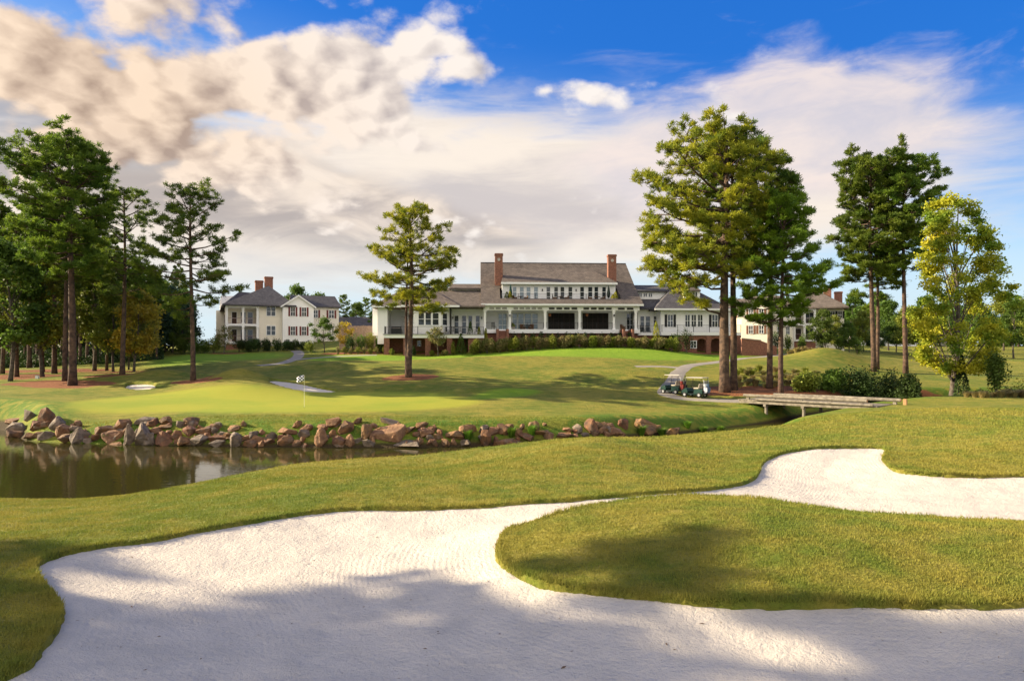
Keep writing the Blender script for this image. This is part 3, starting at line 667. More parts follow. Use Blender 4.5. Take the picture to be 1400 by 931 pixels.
def woods():
    """the wood on the left, tree lines behind the houses, and the trees left of the frame that shade the bunker"""
    # prototypes, four pines and three broadleaf trees, copied below
    protos = []
    specs = [dict(seed=31, H=21, r0=0.26, base=0.50, prof=[(0.45, 2.0), (0.6, 3.4), (0.8, 3.2), (1, 0.6)], nb=34),
             dict(seed=32, H=19, r0=0.22, base=0.42, prof=[(0.4, 2.0), (0.6, 3.2), (0.85, 2.6), (1, 0.5)], nb=32),
             dict(seed=33, H=23, r0=0.30, base=0.55, prof=[(0.5, 2.2), (0.7, 4.0), (0.88, 3.2), (1, 0.8)], nb=36)]
    pm = [pine_parts(tuft=(0.55, 0.13, 22), dens=0.9, **s) for s in specs]
    bm_ = [broad_parts(41, 14, 0.20, 0.28, [(0.25, 1.5), (0.45, 3.4), (0.7, 3.0), (0.92, 1.6), (1, 0.4)], 70, 9000, 0.42, 8, 1.1),
           broad_parts(42, 11, 0.16, 0.22, [(0.2, 1.6), (0.4, 2.9), (0.7, 2.6), (0.95, 1.0), (1, 0.3)], 60, 7500, 0.38, 8, 1.0)]
    made = {}
    def put(kind, i, mt, px, D, hgt, label, group, rot, X=None):
        key = (kind, i, mt.name); x = (px-700)/F*D if X is None else X
        loc = (x, D, gz(x, D)-0.1)
        if key not in made:
            mb, Q = (pm if kind == 'pine' else bm_)[i]
            t = thing('pine_tree' if kind == 'pine' else 'broadleaf_tree', label, 'tree', loc, rot, group)
            k = ('me', kind, i)
            if k in made: link('trunk', made[k], None, t)
            else: made[k] = mb.build('trunk', bark if kind == 'pine' else barkd, t, smooth=True).data
            poly_mesh('crown', Q, mt, t); made[key] = t
        else:
            t = copy_tree(made[key]); t.location = loc; t.rotation_euler = (0, 0, rot); tag(t, label, 'tree', group)
        H0 = (specs[i]['H'] if kind == 'pine' else (14, 11)[i]); s = hgt/H0; t.scale = (s, s, s); return t
    r = random.Random(5)
    G = 'trees of the wood on the left'
    # near edge of the wood: trunks one can tell apart (photo column, distance, top row)
    front = [('pine', 0, ndl, 22, 75, 300), ('pine', 1, ndl_y, 58, 82, 320), ('pine', 2, ndl, 74, 80, 270), ('pine', 1, ndl, 146, 84, 350), ('pine', 0, ndl_g, 128, 90, 330),
             ('pine', 2, ndl, 40, 92, 280), ('pine', 1, ndl, 4, 80, 290), ('pine', 0, ndl, 110, 96, 340), ('pine', 1, ndl, 190, 96, 365), ('pine', 2, ndl, -14, 79, 275), ('pine', 1, ndl_g, 180, 108, 372), ('pine', 0, ndl, 205, 104, 385)]
    lab = ['bare grey pine trunk standing alone on pine straw near the left edge', 'yellowish pine right of the lone trunk at the left edge', 'tall pine trunk close left of the domed pine',
           'pine trunk midway between the domed pine and the narrow open pine', 'bright green pine in the wood behind the gap right of the domed pine', 'deep set pine between the two trunks at the far left', 'pine cut by the left edge of the photo, farther back',
           'dark pine in the wood seen right behind the domed pine', 'dark pine of the wood just right of the narrow open pine', 'big pine whose crown leans in at the left edge', 'bright pine at the back of the wood left of the airy pine', 'rearmost pine of the wood beside the bright lawn slope']
    for (k, i, m_, px, D, py), lb in zip(front, lab):
        x = (px-700)/F*D; put(k, i, m_, px, D, CZ-(py-HY)/F*D-gz(x, D), lb, None, r.uniform(0, 6))
    brd = [('broad', 0, lf_t, 226, 116, 388, 'tall blue-green tree in the back of the wood left of the airy pine'), ('broad', 0, lf_g, 246, 118, 396, 'green tree in the back of the wood behind the airy pine'), ('broad', 1, lf_t, 257, 114, 415, 'small blue-green tree closing the wood beside the left house'), ('broad', 0, lf_d, 205, 112, 392, 'dark broadleaf tree behind the young golden tree'), ('broad', 0, lf_l, 155, 80, 392, 'yellow-green understory tree under the narrow open pine'), ('broad', 1, lf_o, 186, 78, 398, 'golden leaved young tree just right of the narrow open pine trunk'), ('broad', 0, lf_l, 60, 74, 345, 'yellow-green broadleaf tree filling the gap left of the domed pine trunk'),
           ('broad', 0, lf_l, 128, 84, 338, 'yellow-green tree high between the domed and the narrow pine'), ('broad', 0, lf_t, 235, 112, 398, 'blue-green tree of the wood behind the airy pine'), ('broad', 1, lf_t, 215, 104, 410, 'low blue-green tree left of the airy pine trunk'), ('broad', 0, lf_g, 12, 70, 330, 'green broadleaf tree at the left edge over the lone trunk'), 
           ('broad', 1, lf_l, 178, 84, 425, 'low yellow-green tree beside the narrow open pine'), ('broad', 1, lf_g, 250, 106, 425, 'low green tree between the airy pine and the left house')]
    for k, i, m_, px, D, py, lb in brd:
        x = (px-700)/F*D; put('broad', i, m_, px, D, CZ-(py-HY)/F*D-gz(x, D), lb, None, r.uniform(0, 6))
    n = 0
    for D in (98, 106, 114, 122):
        for px in range(-25, 240, 17):
            q = px+r.uniform(-9, 9); d = D+r.uniform(-4, 4)
            if q > 215+(D-98)*0.3: continue
            k, i, m_ = r.choice([('pine', 0, ndl), ('pine', 1, ndl), ('pine', 2, ndl), ('pine', 1, ndl_g), ('pine', 0, ndl_y)])
            put(k, i, m_, q, d, r.uniform(15, 20)*(0.72 if q > 150 else 1)*(0.8 if k == 'broad' else 1), 'crowded dark tree deep inside the wood at the left', G, r.uniform(0, 6)); n += 1
    # tree lines behind the houses and on the right
    far = [(407, 150, 391, 'broad', 1, lf_g, 'round topped tree rising over the roof of the left house'), (437, 165, 402, 'broad', 1, lf_g, 'small treetop over the right end of the left house roof'), (470, 150, 404, 'pine', 1, ndl, 'far pine between the left house and the clubhouse'), (487, 160, 414, 'broad', 0, lf_g, 'far broadleaf tree above the grey far roofs'),
           (500, 170, 408, 'pine', 1, ndl, 'thin far pine just left of the clubhouse'), (456, 170, 418, 'broad', 0, lf_t, 'low far tree right of the left house'), (515, 150, 420, 'broad', 0, lf_g, 'far tree touching the left end of the clubhouse roof')]
    far += [(1127, 108, 424, 'broad', 1, lf_g, 'young green tree screening the chimneyed porch house'), (1225, 128, 432, 'broad', 1, lf_g, 'bushy green tree right of the twin stemmed dark pine'), (1268, 118, 436, 'broad', 1, lf_l, 'light green tree low behind the yellow tree trunk'), (1345, 130, 420, 'broad', 0, lf_g, 'green tree behind the right half of the yellow crown'), (1386, 118, 410, 'broad', 0, lf_g, 'leafy green tree right beside the yellow crown at the edge'), (1195, 112, 445, 'broad', 1, lf_d, 'low dark tree behind the twin pine stems'), (1030, 175, 398, 'broad', 0, lf_g, 'far tree over the ridge of the right cream house'), (1052, 185, 400, 'broad', 1, lf_l, 'far yellow-green treetop right of the cream gable'), (1105, 160, 392, 'broad', 0, lf_g, 'tree behind the right house near its brick chimneys'), (1165, 150, 402, 'broad', 0, lf_g, 'tree right of the house with the two-storey porch'), (1180, 125, 425, 'broad', 1, lf_l, 'light green tree behind the round headed pine trunks'),
            (1215, 140, 410, 'broad', 0, lf_g, 'green tree between the two round headed pines'), (1240, 120, 420, 'broad', 1, lf_l, 'light green tree behind the yellow tree on its left'), (1262, 150, 405, 'broad', 0, lf_g, 'green tree of the far line left of the yellow crown'), (1330, 170, 410, 'broad', 0, lf_g, 'far tree showing through the yellow crown'), (1372, 160, 400, 'broad', 0, lf_l, 'pale far tree right of the yellow crown'),
            (1392, 190, 405, 'pine', 0, ndl_g, 'far pine at the right edge of the photo'), (1415, 150, 392, 'broad', 0, lf_l, 'pale broadleaf tree cut by the right edge'), (1142, 112, 432, 'broad', 1, lf_l, 'young light green tree before the porch house on the right'), (1160, 108, 440, 'broad', 1, lf_g, 'young green tree right of the porch house'), (1350, 220, 428, 'broad', 0, lf_g, 'low far tree behind the right green'), (1290, 230, 432, 'broad', 0, lf_t, 'low bluish far tree behind the yellow tree')]
    for px, D, py, k, i, m_, lb in far:
        x = (px-700)/F*D; put(k, i, m_, px, D, CZ-(py-HY)/F*D-gz(x, D), lb, None, r.uniform(0, 6))
    for px in range(1150, 1480, 17):
        D = r.uniform(210, 260); put('broad', r.choice((0, 1)), r.choice((lf_g, lf_t, lf_l)), px+r.uniform(-6, 6), D, r.uniform(9, 14), 'far tree in the low line beyond the right hand green', 'far tree line on the right', r.uniform(0, 6))
    # beyond the left of the frame: these throw the long shadows over the bunker
    for Y, X in ((1.6, -30), (2.9, -44), (4.3, -33), (5.6, -52), (6.6, -36), (7.9, -47), (9.2, -31), (10.4, -55), (8.6, -62), (3.8, -58)):
        Y += 1.2+r.uniform(-0.2, 0.2); Y2 = max(Y+(-X-9)*math.tan(a), 4)
        put('pine', r.choice((0, 1, 2)), ndl, 0, Y2, r.uniform(17, 23), 'pine outside the left of the frame that throws shade on the bunker', 'pines beyond the left of the frame', r.uniform(0, 6), X=X)
    # a far wood closing the gaps
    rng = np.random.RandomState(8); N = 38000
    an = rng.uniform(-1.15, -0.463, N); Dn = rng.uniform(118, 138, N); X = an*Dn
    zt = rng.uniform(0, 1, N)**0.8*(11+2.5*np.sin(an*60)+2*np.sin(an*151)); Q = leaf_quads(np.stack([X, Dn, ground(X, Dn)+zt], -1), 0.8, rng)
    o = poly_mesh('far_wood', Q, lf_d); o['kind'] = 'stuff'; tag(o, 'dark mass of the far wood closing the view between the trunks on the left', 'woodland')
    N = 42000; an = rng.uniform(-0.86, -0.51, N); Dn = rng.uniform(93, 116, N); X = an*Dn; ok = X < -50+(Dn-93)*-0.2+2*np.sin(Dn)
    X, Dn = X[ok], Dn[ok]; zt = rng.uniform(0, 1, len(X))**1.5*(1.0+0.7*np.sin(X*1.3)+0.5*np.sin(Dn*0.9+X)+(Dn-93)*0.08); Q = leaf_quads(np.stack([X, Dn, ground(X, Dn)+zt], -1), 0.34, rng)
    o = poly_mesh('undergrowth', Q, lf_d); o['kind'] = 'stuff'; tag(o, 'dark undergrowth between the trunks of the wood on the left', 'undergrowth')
    N = 30000; an = rng.uniform(0.40, 1.05, N); Dn = rng.uniform(195, 225, N); X = an*Dn
    zt = rng.uniform(0, 1, N)**0.8*(11+3*np.sin(an*50)+2*np.sin(an*131)); Q = leaf_quads(np.stack([X, Dn, ground(X, Dn)+zt], -1), 1.1, rng)
    o = poly_mesh('far_wood', Q, lf_g); o['kind'] = 'stuff'; tag(o, 'far green wood along the horizon on the right', 'woodland')
woods()
# ------------------------------------------------------------------ buildings
white = mat('white_siding', (0.83, 0.83, 0.81), 0.6, var=0.05, scale=0.8)
trim = mat('white_trim', (0.80, 0.80, 0.78), 0.5, var=0.04, scale=1.5)
cream = mat('cream_siding', (0.76, 0.71, 0.60), 0.65, var=0.06, scale=0.8)
def shingle(name, c1, c2, c3):
    m = mat(name, c1, 0.95, color2=c2, scale=0.9, detail=3, spec=0.05); nt = m.node_tree; b = nt.nodes['Principled BSDF']
    tc = nt.nodes.new('ShaderNodeTexCoord').outputs['Object']
    br = node(nt, 'ShaderNodeTexBrick', {'Vector': tc, 'Color1': (1, 1, 1, 1), 'Color2': (0.62, 0.62, 0.62, 1), 'Mortar': (0.42, 0.42, 0.42, 1), 'Scale': 1.0, 'Mortar Size': 0.02, 'Brick Width': 0.33, 'Row Height': 0.16})
    mp = node(nt, 'ShaderNodeMapping', {'Vector': tc, 'Rotation': (math.pi/2, 0, 0)}); nt.links.new(mp.outputs[0], br.inputs['Vector'])
    old = b.inputs['Base Color'].links[0].from_socket
    c = mixc(nt, noise(nt, tc, 6.0, 3, 0.7).smooth(0.45, 0.7)*0.6, old, c3)
    c = mixc(nt, 0.8, c, br.outputs['Color'], 'MULTIPLY'); nt.links.new(c.k, b.inputs['Base Color']); return m
roofm = shingle('brown_shingles', (0.17, 0.143, 0.12), (0.12, 0.103, 0.09), (0.23, 0.185, 0.15))
roofg = shingle('grey_shingles', (0.115, 0.11, 0.115), (0.085, 0.083, 0.09), (0.15, 0.14, 0.135))
def brickmat():
    m = mat('brick', (0.26, 0.115, 0.072), 0.9, color2=(0.16, 0.072, 0.05), scale=5.0); nt = m.node_tree; b = nt.nodes['Principled BSDF']
    tc = nt.nodes.new('ShaderNodeTexCoord').outputs['Object']; mp = node(nt, 'ShaderNodeMapping', {'Vector': tc, 'Rotation': (math.pi/2, 0, 0)})
    br = node(nt, 'ShaderNodeTexBrick', {'Vector': mp.outputs[0], 'Color1': (1, 1, 1, 1), 'Color2': (0.6, 0.6, 0.6, 1), 'Mortar': (1.5, 1.6, 1.7, 1), 'Scale': 1.0, 'Mortar Size': 0.012, 'Brick Width': 0.24, 'Row Height': 0.085})
    old = b.inputs['Base Color'].links[0].from_socket; c = mixc(nt, 1.0, old, br.outputs['Color'], 'MULTIPLY'); nt.links.new(c.k, b.inputs['Base Color']); return m
brick = brickmat()
glass = mat('window_glass', (0.025, 0.032, 0.04), 0.06, spec=0.8)
glassl = mat('porch_window_glass', (0.16, 0.22, 0.25), 0.05, spec=0.9)
dark = mat('dark_interior', (0.018, 0.015, 0.013), 0.8, var=0.4)
darkwood = mat('dark_wood', (0.05, 0.032, 0.022), 0.6, var=0.4)
redsh = mat('red_shutters', (0.16, 0.03, 0.028), 0.5, var=0.2)
brownsh = mat('brown_shutters', (0.22, 0.10, 0.06), 0.6, var=0.2)
blacksh = mat('black_shutters', (0.012, 0.013, 0.016), 0.5, var=0.2)
iron = mat('black_iron', (0.015, 0.016, 0.016), 0.4, var=0.2)
wicker = mat('brown_wicker', (0.16, 0.085, 0.045), 0.8, var=0.5, scale=40)
greycush = mat('grey_cushion', (0.30, 0.29, 0.28), 0.9, var=0.2)
umbg = mat('green_canvas', (0.012, 0.055, 0.05), 0.8, var=0.3)
umbd = mat('dark_canvas', (0.010, 0.022, 0.020), 0.8, var=0.3)
stone = mat('pale_stone', (0.45, 0.40, 0.34), 0.9, var=0.2)
copper = mat('lantern_glow', (0.30, 0.10, 0.03), 0.4)
fencem = mat('weathered_boards', (0.28, 0.20, 0.15), 0.9, color2=(0.17, 0.12, 0.09), scale=4)

class Site:
    """a building's own axes: a turned, flat frame at (X0, Y0); px/py of the photo turn into local metres on a plane of given depth"""
    def __init__(s, px, D, rot): s.X0, s.Y0, s.r = (px-700)/F*D, D, math.radians(rot); s.c, s.s = math.cos(s.r), math.sin(s.r)
    def x(s, px, ly=0.0):
        k = (px-700)/F; return (k*(s.Y0+ly*s.c)-s.X0+ly*s.s)/(s.c-k*s.s)
    def D(s, px, ly=0.0): return s.Y0+s.x(px, ly)*s.s+ly*s.c
    def z(s, py, px, ly=0.0): return CZ+(HY-py)/F*s.D(px, ly)
    def ground(s, x, y): return gz(s.X0+x*s.c-y*s.s, s.Y0+x*s.s+y*s.c)
    def thing(s, name, label, cat, x, y, z, rot=0.0, group=None):
        return thing(name, label, cat, (s.X0+x*s.c-y*s.s, s.Y0+x*s.s+y*s.c, z), s.r+rot, group)
    def root(s, name, label, cat): return thing(name, label, cat, (s.X0, s.Y0, 0), s.r)

def window(par, x0, x1, z0, z1, y, cols=2, rows=2, g=None, fr=0.09, face='front', door=False, name=None, fm=None):
    """frame with glazing bars standing 6 cm proud of a wall, pane behind the bars"""
    f = MB(); p = MB()
    def B(mb, a0, a1, b0, b1, d0, d1):      # d measured out of the wall
        if face == 'front': mb.box(a0, a1, y-d1, y-d0, b0, b1)
        else: mb.box(y-d1, y-d0, a0, a1, b0, b1)       # left-facing wall at x = y
    B(f, x0-fr, x0, z0-fr, z1+fr, 0.0, 0.07); B(f, x1, x1+fr, z0-fr, z1+fr, 0.0, 0.07); B(f, x0, x1, z1, z1+fr, 0.0, 0.07); B(f, x0, x1, z0-fr, z0, 0.0, 0.09)
    bw = 0.035
    for i in range(1, cols): q = x0+(x1-x0)*i/cols; B(f, q-bw, q+bw, z0, z1, 0.015, 0.05)
    for i in range(1, rows): q = z0+(z1-z0)*i/rows; B(f, x0, x1, q-bw*0.8, q+bw*0.8, 0.012, 0.046)
    B(p, x0, x1, z0, z1, 0.0, 0.02)
    o = f.build(name or ('door' if door else 'window'), fm or trim, par); p.build('pane', g or glass, o); return o
def shutters(par, x0, x1, z0, z1, y, m, w=0.34, face='front'):
    for a0 in (x0-0.12-w, x1+0.12):
        mb = MB()
        if face == 'front':
            mb.box(a0, a0+w, y-0.06, y, z0-0.05, z1+0.05)
            for k in range(7): q = z0+(z1-z0)*(k+0.5)/7; mb.box(a0+0.05, a0+w-0.05, y-0.075, y-0.06, q-0.05, q+0.03)
        else: mb.box(y-0.06, y, a0, a0+w, z0-0.05, z1+0.05)
        mb.build('shutter', m, par)
def hip(x0, x1, y0, y1, ze, xa, xb, ya, yb, zr, t=0.22):
    """hipped or gabled roof body: eaves rectangle, ridge from (xa, ya) to (xb, yb)"""
    mb = MB(); b = [(x0, y0, ze-t), (x1, y0, ze-t), (x1, y1, ze-t), (x0, y1, ze-t)]; e_ = [(x0, y0, ze), (x1, y0, ze), (x1, y1, ze), (x0, y1, ze)]
    r = [(xa, ya, zr), (xb, yb, zr)]; v = b+e_+r
    mb.add(v, [(0, 3, 2, 1), (0, 1, 5, 4), (1, 2, 6, 5), (2, 3, 7, 6), (3, 0, 4, 7), (4, 5, 9, 8), (6, 7, 8, 9), (5, 6, 9), (7, 4, 8)]); return mb
def rail(par, pts, h=1.0, m=None, step=0.16, post=2.2):
    """iron or white railing along a floor line of (x, y, z) points"""
    mb = MB()
    for p, q in zip(pts[:-1], pts[1:]):
        p, q = Vector(p), Vector(q); L = (q-p).length; n = max(1, int(L/post))
        for i in range(n+1):
            a_ = p.lerp(q, i/n); mb.box(a_.x-0.035, a_.x+0.035, a_.y-0.035, a_.y+0.035, a_.z, a_.z+h+0.06)
        k = max(2, int(L/step))
        for i in range(k): a_ = p.lerp(q, (i+0.5)/k); mb.box(a_.x-0.009, a_.x+0.009, a_.y-0.009, a_.y+0.009, a_.z+0.08, a_.z+h)
        up = Vector((0, 0, 1))
        for zz, w in ((h, 0.026), (0.09, 0.02)): mb.tube([p+up*zz, q+up*zz], w, 4)
    return mb.build('railing', m or iron, par)
def column(par, x, y, z0, z1, w=0.34, m=None):
    mb = MB().box(x-w/2, x+w/2, y-w/2, y+w/2, z0, z1); mb.box(x-w*0.66, x+w*0.66, y-w*0.66, y+w*0.66, z0+0.002, z0+0.22); mb.box(x-w*0.66, x+w*0.66, y-w*0.66, y+w*0.66, z1-0.25, z1-0.002)
    return mb.build('column', m or trim, par)
def chimney(par, x, y, w, d, z0, z1, disc=None):
    mb = MB().box(x-w/2, x+w/2, y-d/2, y+d/2, z0, z1-0.28); mb.box(x-w/2-0.08, x+w/2+0.08, y-d/2-0.08, y+d/2+0.08, z1-0.28, z1-0.1); mb.box(x-w/2-0.02, x+w/2+0.02, y-d/2-0.02, y+d/2+0.02, z1-0.1, z1)
    o = mb.build('chimney', brick, par)
    if disc: MB().cyl((x, y-d/2-0.05, z1-0.95), 0.24, 0.06, 16, 'y').build('medallion', stone, o)
    return o
def wallbox(par, *b, m=None, name='wall', bevel=0): return MB().box(*b).build(name, m or white, par)
def arch_wall(x0, x1, y0, y1, z0, z1, openings):
    """brick wall with arched openings [(xa, xb, z top)] cut to the floor"""
    mb = MB(); cur = x0
    for xa, xb, zt in openings:
        if xa > cur: mb.box(cur, xa, y0, y1, z0, z1)
        n = 10; R = (xb-xa)/2; rise = min(R, 0.55); pts = []
        for i in range(n+1):
            t = math.pi*(1-i/n); pts.append(((xa+xb)/2+R*math.cos(t), zt-rise+rise*math.sin(t)))
        for (ax, az_), (bx, bz) in zip(pts[:-1], pts[1:]):
            mb.add([(ax, y0, az_), (bx, y0, bz), (bx, y0, z1), (ax, y0, z1), (ax, y1, az_), (bx, y1, bz), (bx, y1, z1), (ax, y1, z1)], [(0, 1, 2, 3), (7, 6, 5, 4), (0, 4, 5, 1), (3, 2, 6, 7)])
        cur = xb
    if cur < x1: mb.box(cur, x1, y0, y1, z0, z1)
    return mb

def clubhouse():
    s = Site(768, 100, 3.0)
    r = s.root('clubhouse', 'long white clubhouse with brown roofs, brick chimneys and columned porch on the hill', 'building')
    X, Z = s.x, s.z
    # ---- main block
    zf = Z(450.5, 768); ze = Z(416, 768)
    xl, xr = X(660), X(877)
    gx0 = 5.6
    wallbox(r, X(664), X(872), 4.6, 13.5, gx0, ze+0.5)
    MB().box(X(664)-0.2, X(872)+0.2, -0.5, 4.6, zf-0.55, zf).build('porch_floor', trim, r)
    MB().box(X(664), X(872), 0.0, 4.6, gx0, zf-0.55).build('porch_base', brick, r)
    # roof: low pitch over the porch, steep body, ridge 10 m back
    zb = Z(394, 768, 3.8); zr = Z(360, 768, 10.0)
    prof = [(-0.7, ze+0.02), (3.8, zb), (10.0, zr), (19.5, ze)]
    x0, x1 = X(657.5, -0.7), X(880, -0.7); xr0, xr1 = X(657, 10), X(855.5, 10)
    def xa(i): return (x0, x0+(xr0-x0)*0.5, xr0, xr0)[i]
    def xb(i): t = (prof[i][0]+0.7)/10.7; return x1+(xr1-x1)*min(t, 1)
    L = [(xa(i), prof[i][0], prof[i][1]) for i in range(4)]; R = [(xb(i), prof[i][0], prof[i][1]) for i in range(4)]
    Lb = [(p[0], p[1], ze-0.25) for p in (L[0], L[3])]; Rb = [(p[0], p[1], ze-0.25) for p in (R[0], R[3])]
    mb = MB().add(L+R+Lb+Rb, [(1, 2, 6, 5), (2, 3, 7, 6), (0, 8, 9, 3, 2, 1), (4, 5, 6, 7, 11, 10), (0, 4, 10, 8), (8, 10, 11, 9), (3, 9, 11, 7)])
    da, db = X(686.5, 3.0)-0.35, X(841.5, 3.0)+0.35; zq = ze+0.02+(0.7+0.7)*(zb-ze-0.02)/4.5     # the low slope leaves room for the balcony
    mb.quad(L[0], (da, -0.7, L[0][2]), (da, 3.8, zb), L[1]); mb.quad((db, -0.7, L[0][2]), R[0], R[1], (db, 3.8, zb))
    mb.quad((da, -0.7, L[0][2]), (db, -0.7, L[0][2]), (db, 0.7, zq), (da, 0.7, zq))
    mb.quad((da, 0.7, zq), (da, 0.7, ze-0.2), (da, 3.8, ze-0.2), (da, 3.8, zb)); mb.quad((db, 0.7, zq), (db, 0.7, ze-0.2), (db, 3.8, ze-0.2), (db, 3.8, zb))
    rf = mb.build('roof', roofm, r)
    MB().box(x0+0.02, x1-0.02, -0.82, -0.702, ze-0.27, ze+0.0).build('gutter', trim, r)
    MB().box(xr0, xr1, 9.9, 10.1, zr-0.02, zr+0.06).build('ridge_cap', roofg, rf)
    chimney(rf, X(682, 4.4), 4.8, X(687.3, 4.4)-X(676.7, 4.4), 1.0, Z(385, 682, 4.8)-1.2, Z(347, 682, 4.8), True)
    chimney(rf, X(837, 4.6), 5.0, X(842.5, 4.6)-X(831.5, 4.6), 1.0, Z(382, 837, 5.0)-1.2, Z(348.5, 837, 5.0), True)
    # beam, transoms, columns
    zbm = Z(424.5, 768)
    MB().box(X(661), X(874), -0.22, 0.22, zbm, ze-0.27).build('porch_beam', trim, r)
    cols = [663, 697, 745.2, 792.2, 839, 869]
    for c in cols: column(r, X(c), 0.0, zf, zbm)
    def transom(a0, a1, n, g):
        for i in range(n):
            w = (a1-a0)/n; p0 = a0+w*i+w*0.12; p1 = a0+w*(i+1)-w*0.12
            window(r, X(p0), X(p1), Z(423.4, 768), Z(420.6, 768), -0.221, 1, 1, g, 0.03, name='transom')
    transom(749, 790, 4, dark); transom(796, 837, 4, dark); transom(843, 867, 2, dark); transom(701, 742, 5, greycush); transom(668, 694, 3, greycush)
    MB().box(X(664), X(872), 0.25, 4.55, zbm+0.05, zbm+0.15).build('porch_ceiling', white, r)
    # porch back wall: doors and windows
    yb = 4.6
    for p0, p1 in ((681.5, 692.5),): window(r, X(p0, yb), X(p1, yb), zf, Z(429, 690, yb), yb, 2, 3, glassl, 0.12, door=True)
    for p0, p1 in ((701, 706.6), (708.6, 715.6), (717.7, 726), (727.8, 735)): window(r, X(p0, yb), X(p1, yb), zf+0.25, Z(429, 715, yb), yb, 1, 3, glassl, 0.09)
    for q0, q1 in ((749.5, 785.5), (796.5, 831.5)):
        n = 5
        for i in range(n): w = (q1-q0)/n; window(r, X(q0+w*i+0.35, yb), X(q0+w*(i+1)-0.35, yb), zf, Z(428.6, 790, yb), yb, 1, 3, dark, 0.06, door=True, fm=darkwood)
    window(r, X(857, yb), X(865, yb), zf, Z(429, 860, yb), yb, 2, 3, glass, 0.09, door=True)
    for p in (751.5, 802.5):
        lz = Z(432.5, p, 2.0); l = MB().cyl((X(p, 2.0), 2.0, lz), 0.16, 0.36, 10, 'z', 0.22); l.tube([(X(p, 2), 2.0, lz+0.36), (X(p, 2), 2.0, zbm+0.06)], 0.015, 4); l.build('porch_lantern', copper, r)
    for p in (697, 839):
        l = MB().box(X(p)-0.09, X(p)+0.09, -0.42, -0.212, Z(433, p), Z(430, p)); l.build('wall_lamp', iron, r)
    rail(r, [(X(699), -0.05, zf), (X(743), -0.05, zf)]); rail(r, [(X(747), -0.05, zf), (X(790), -0.05, zf)]); rail(r, [(X(794), -0.05, zf), (X(837), -0.05, zf)]); rail(r, [(X(664.5), -0.05, zf), (X(676), -0.05, zf)]); rail(r, [(X(858), -0.05, zf), (X(868), -0.05, zf)])
    for p0, p1 in ((678, 694.5), (846, 861)):
        st = MB(); zz = s.ground(X(p0), -2.2)-0.2
        for i in range(7):
            t = zf-0.03-(i+1)*0.18; st.box(X(p0)+0.35, X(p1)-0.35, -0.5-0.34*(i+1), -0.5-0.34*i-0.002, min(zz, t-0.4), t)
        st.box(X(p0), X(p0)+0.33, -2.9, -0.52, zz, zf-0.05); st.box(X(p1)-0.33, X(p1), -2.9, -0.52, zz, zf-0.05); st.build('brick_steps', brick, r)
    # ---- long dormer and balcony
    yd = 3.0; zb0 = max(Z(412.3, 768, 0.9), ze+0.55); zd = Z(387, 768, yd)
    dx0, dx1 = X(686.5, yd), X(841.5, yd)
    MB().box(dx0, dx1, yd, 9.0, zb0-0.4, zd).build('dormer_wall', white, r)
    MB().box(dx0-0.345, dx1+0.345, 0.62, yd, zb0-0.25, zb0).build('balcony_floor', greycush, r)
    
    ydr = 2.4; zdr = Z(386, 768, ydr); yt = 8.4; zt = zb+(yt-3.8)*(zr-zb)/6.2+0.12
    e0, e1 = X(685.2, ydr), X(844.3, ydr); t0, t1 = e0+0.8, e1-3.2
    MB().add([(e0, ydr, zdr), (e1, ydr, zdr), (t1, yt, zt), (t0, yt, zt), (e0, ydr, zdr-0.28), (e1, ydr, zdr-0.28), (e1, yt, zdr-0.28), (e0, yt, zdr-0.28)],
             [(0, 1, 2, 3), (0, 4, 5, 1), (4, 7, 6, 5), (1, 5, 6, 2), (0, 3, 7, 4), (3, 2, 6, 7)]).build('dormer_roof', roofm, r)
    MB().box(e0+0.02, e1-0.02, ydr-0.1, ydr-0.002, zdr-0.32, zdr-0.02).build('dormer_gutter', trim, r)
    dz = lambda q: 640+q/5.477
    for q0, q1 in ((335, 361), (388, 416), (437, 466), (494, 522), (587, 614), (645, 672), (692, 719), (751, 779), (839, 867), (899, 929), (946, 973), (1004, 1031)):
        window(r, X(dz(q0), yd), X(dz(q1), yd), zb0+0.05, Z(392.5, dz(q0), yd), yd, 1, 3, glassl if q0 < 560 else glass, 0.08, door=True)
    for q in (556, 808): MB().box(X(dz(q), yd)-0.07, X(dz(q), yd)+0.07, yd-0.2, yd-0.002, Z(398, 760, yd), Z(395.4, 760, yd)).build('wall_lamp', iron, r)
    rail(r, [(dx0-0.2, 3.0, zb0), (dx0-0.2, 0.85, zb0), (dx1+0.2, 0.85, zb0), (dx1+0.2, 3.0, zb0)], 1.02)
    # ---- left wing
    zl = Z(456, 590, 0)+0.05; zt = Z(420, 590, 0)
    gz0 = 4.6
    a_ = lambda q: 480+q/5.477
    yw = 2.0                                    # main wall of the wing
    wallbox(r, X(a_(752), yw), X(663, yw), yw, 12, zl-0.3, zt+0.3)
    wallbox(r, X(a_(160), yw+1.5), X(a_(752), yw+1.5), yw+1.5, 12, zl-0.3, zt+0.1)
    wallbox(r, X(a_(198), -0.6), X(a_(272), -0.6), -0.6, 4.0, zl-1.6, zt)
    # bay with angled sides
    xa0, xa1 = X(a_(470), -1.2), X(a_(672), -1.2); xo0, xo1 = X(a_(412), 0.2), X(a_(735), 0.2)
    MB().prism([(xo0, 3.5, zl-0.25), (xo0, 0.2, zl-0.25), (xa0, -1.2, zl-0.25), (xa1, -1.2, zl-0.25), (xo1, 0.2, zl-0.25), (xo1, 3.5, zl-0.25)], (0, 0, zt-zl+0.25)).build('bay_wall', white, r)
    for q0, q1 in ((506, 546), (558, 598), (612, 655)): window(r, X(a_(q0), -1.2), X(a_(q1), -1.2), Z(444.3, 580, -1.2), Z(428.2, 580, -1.2), -1.2, 1, 2, glass, 0.1)
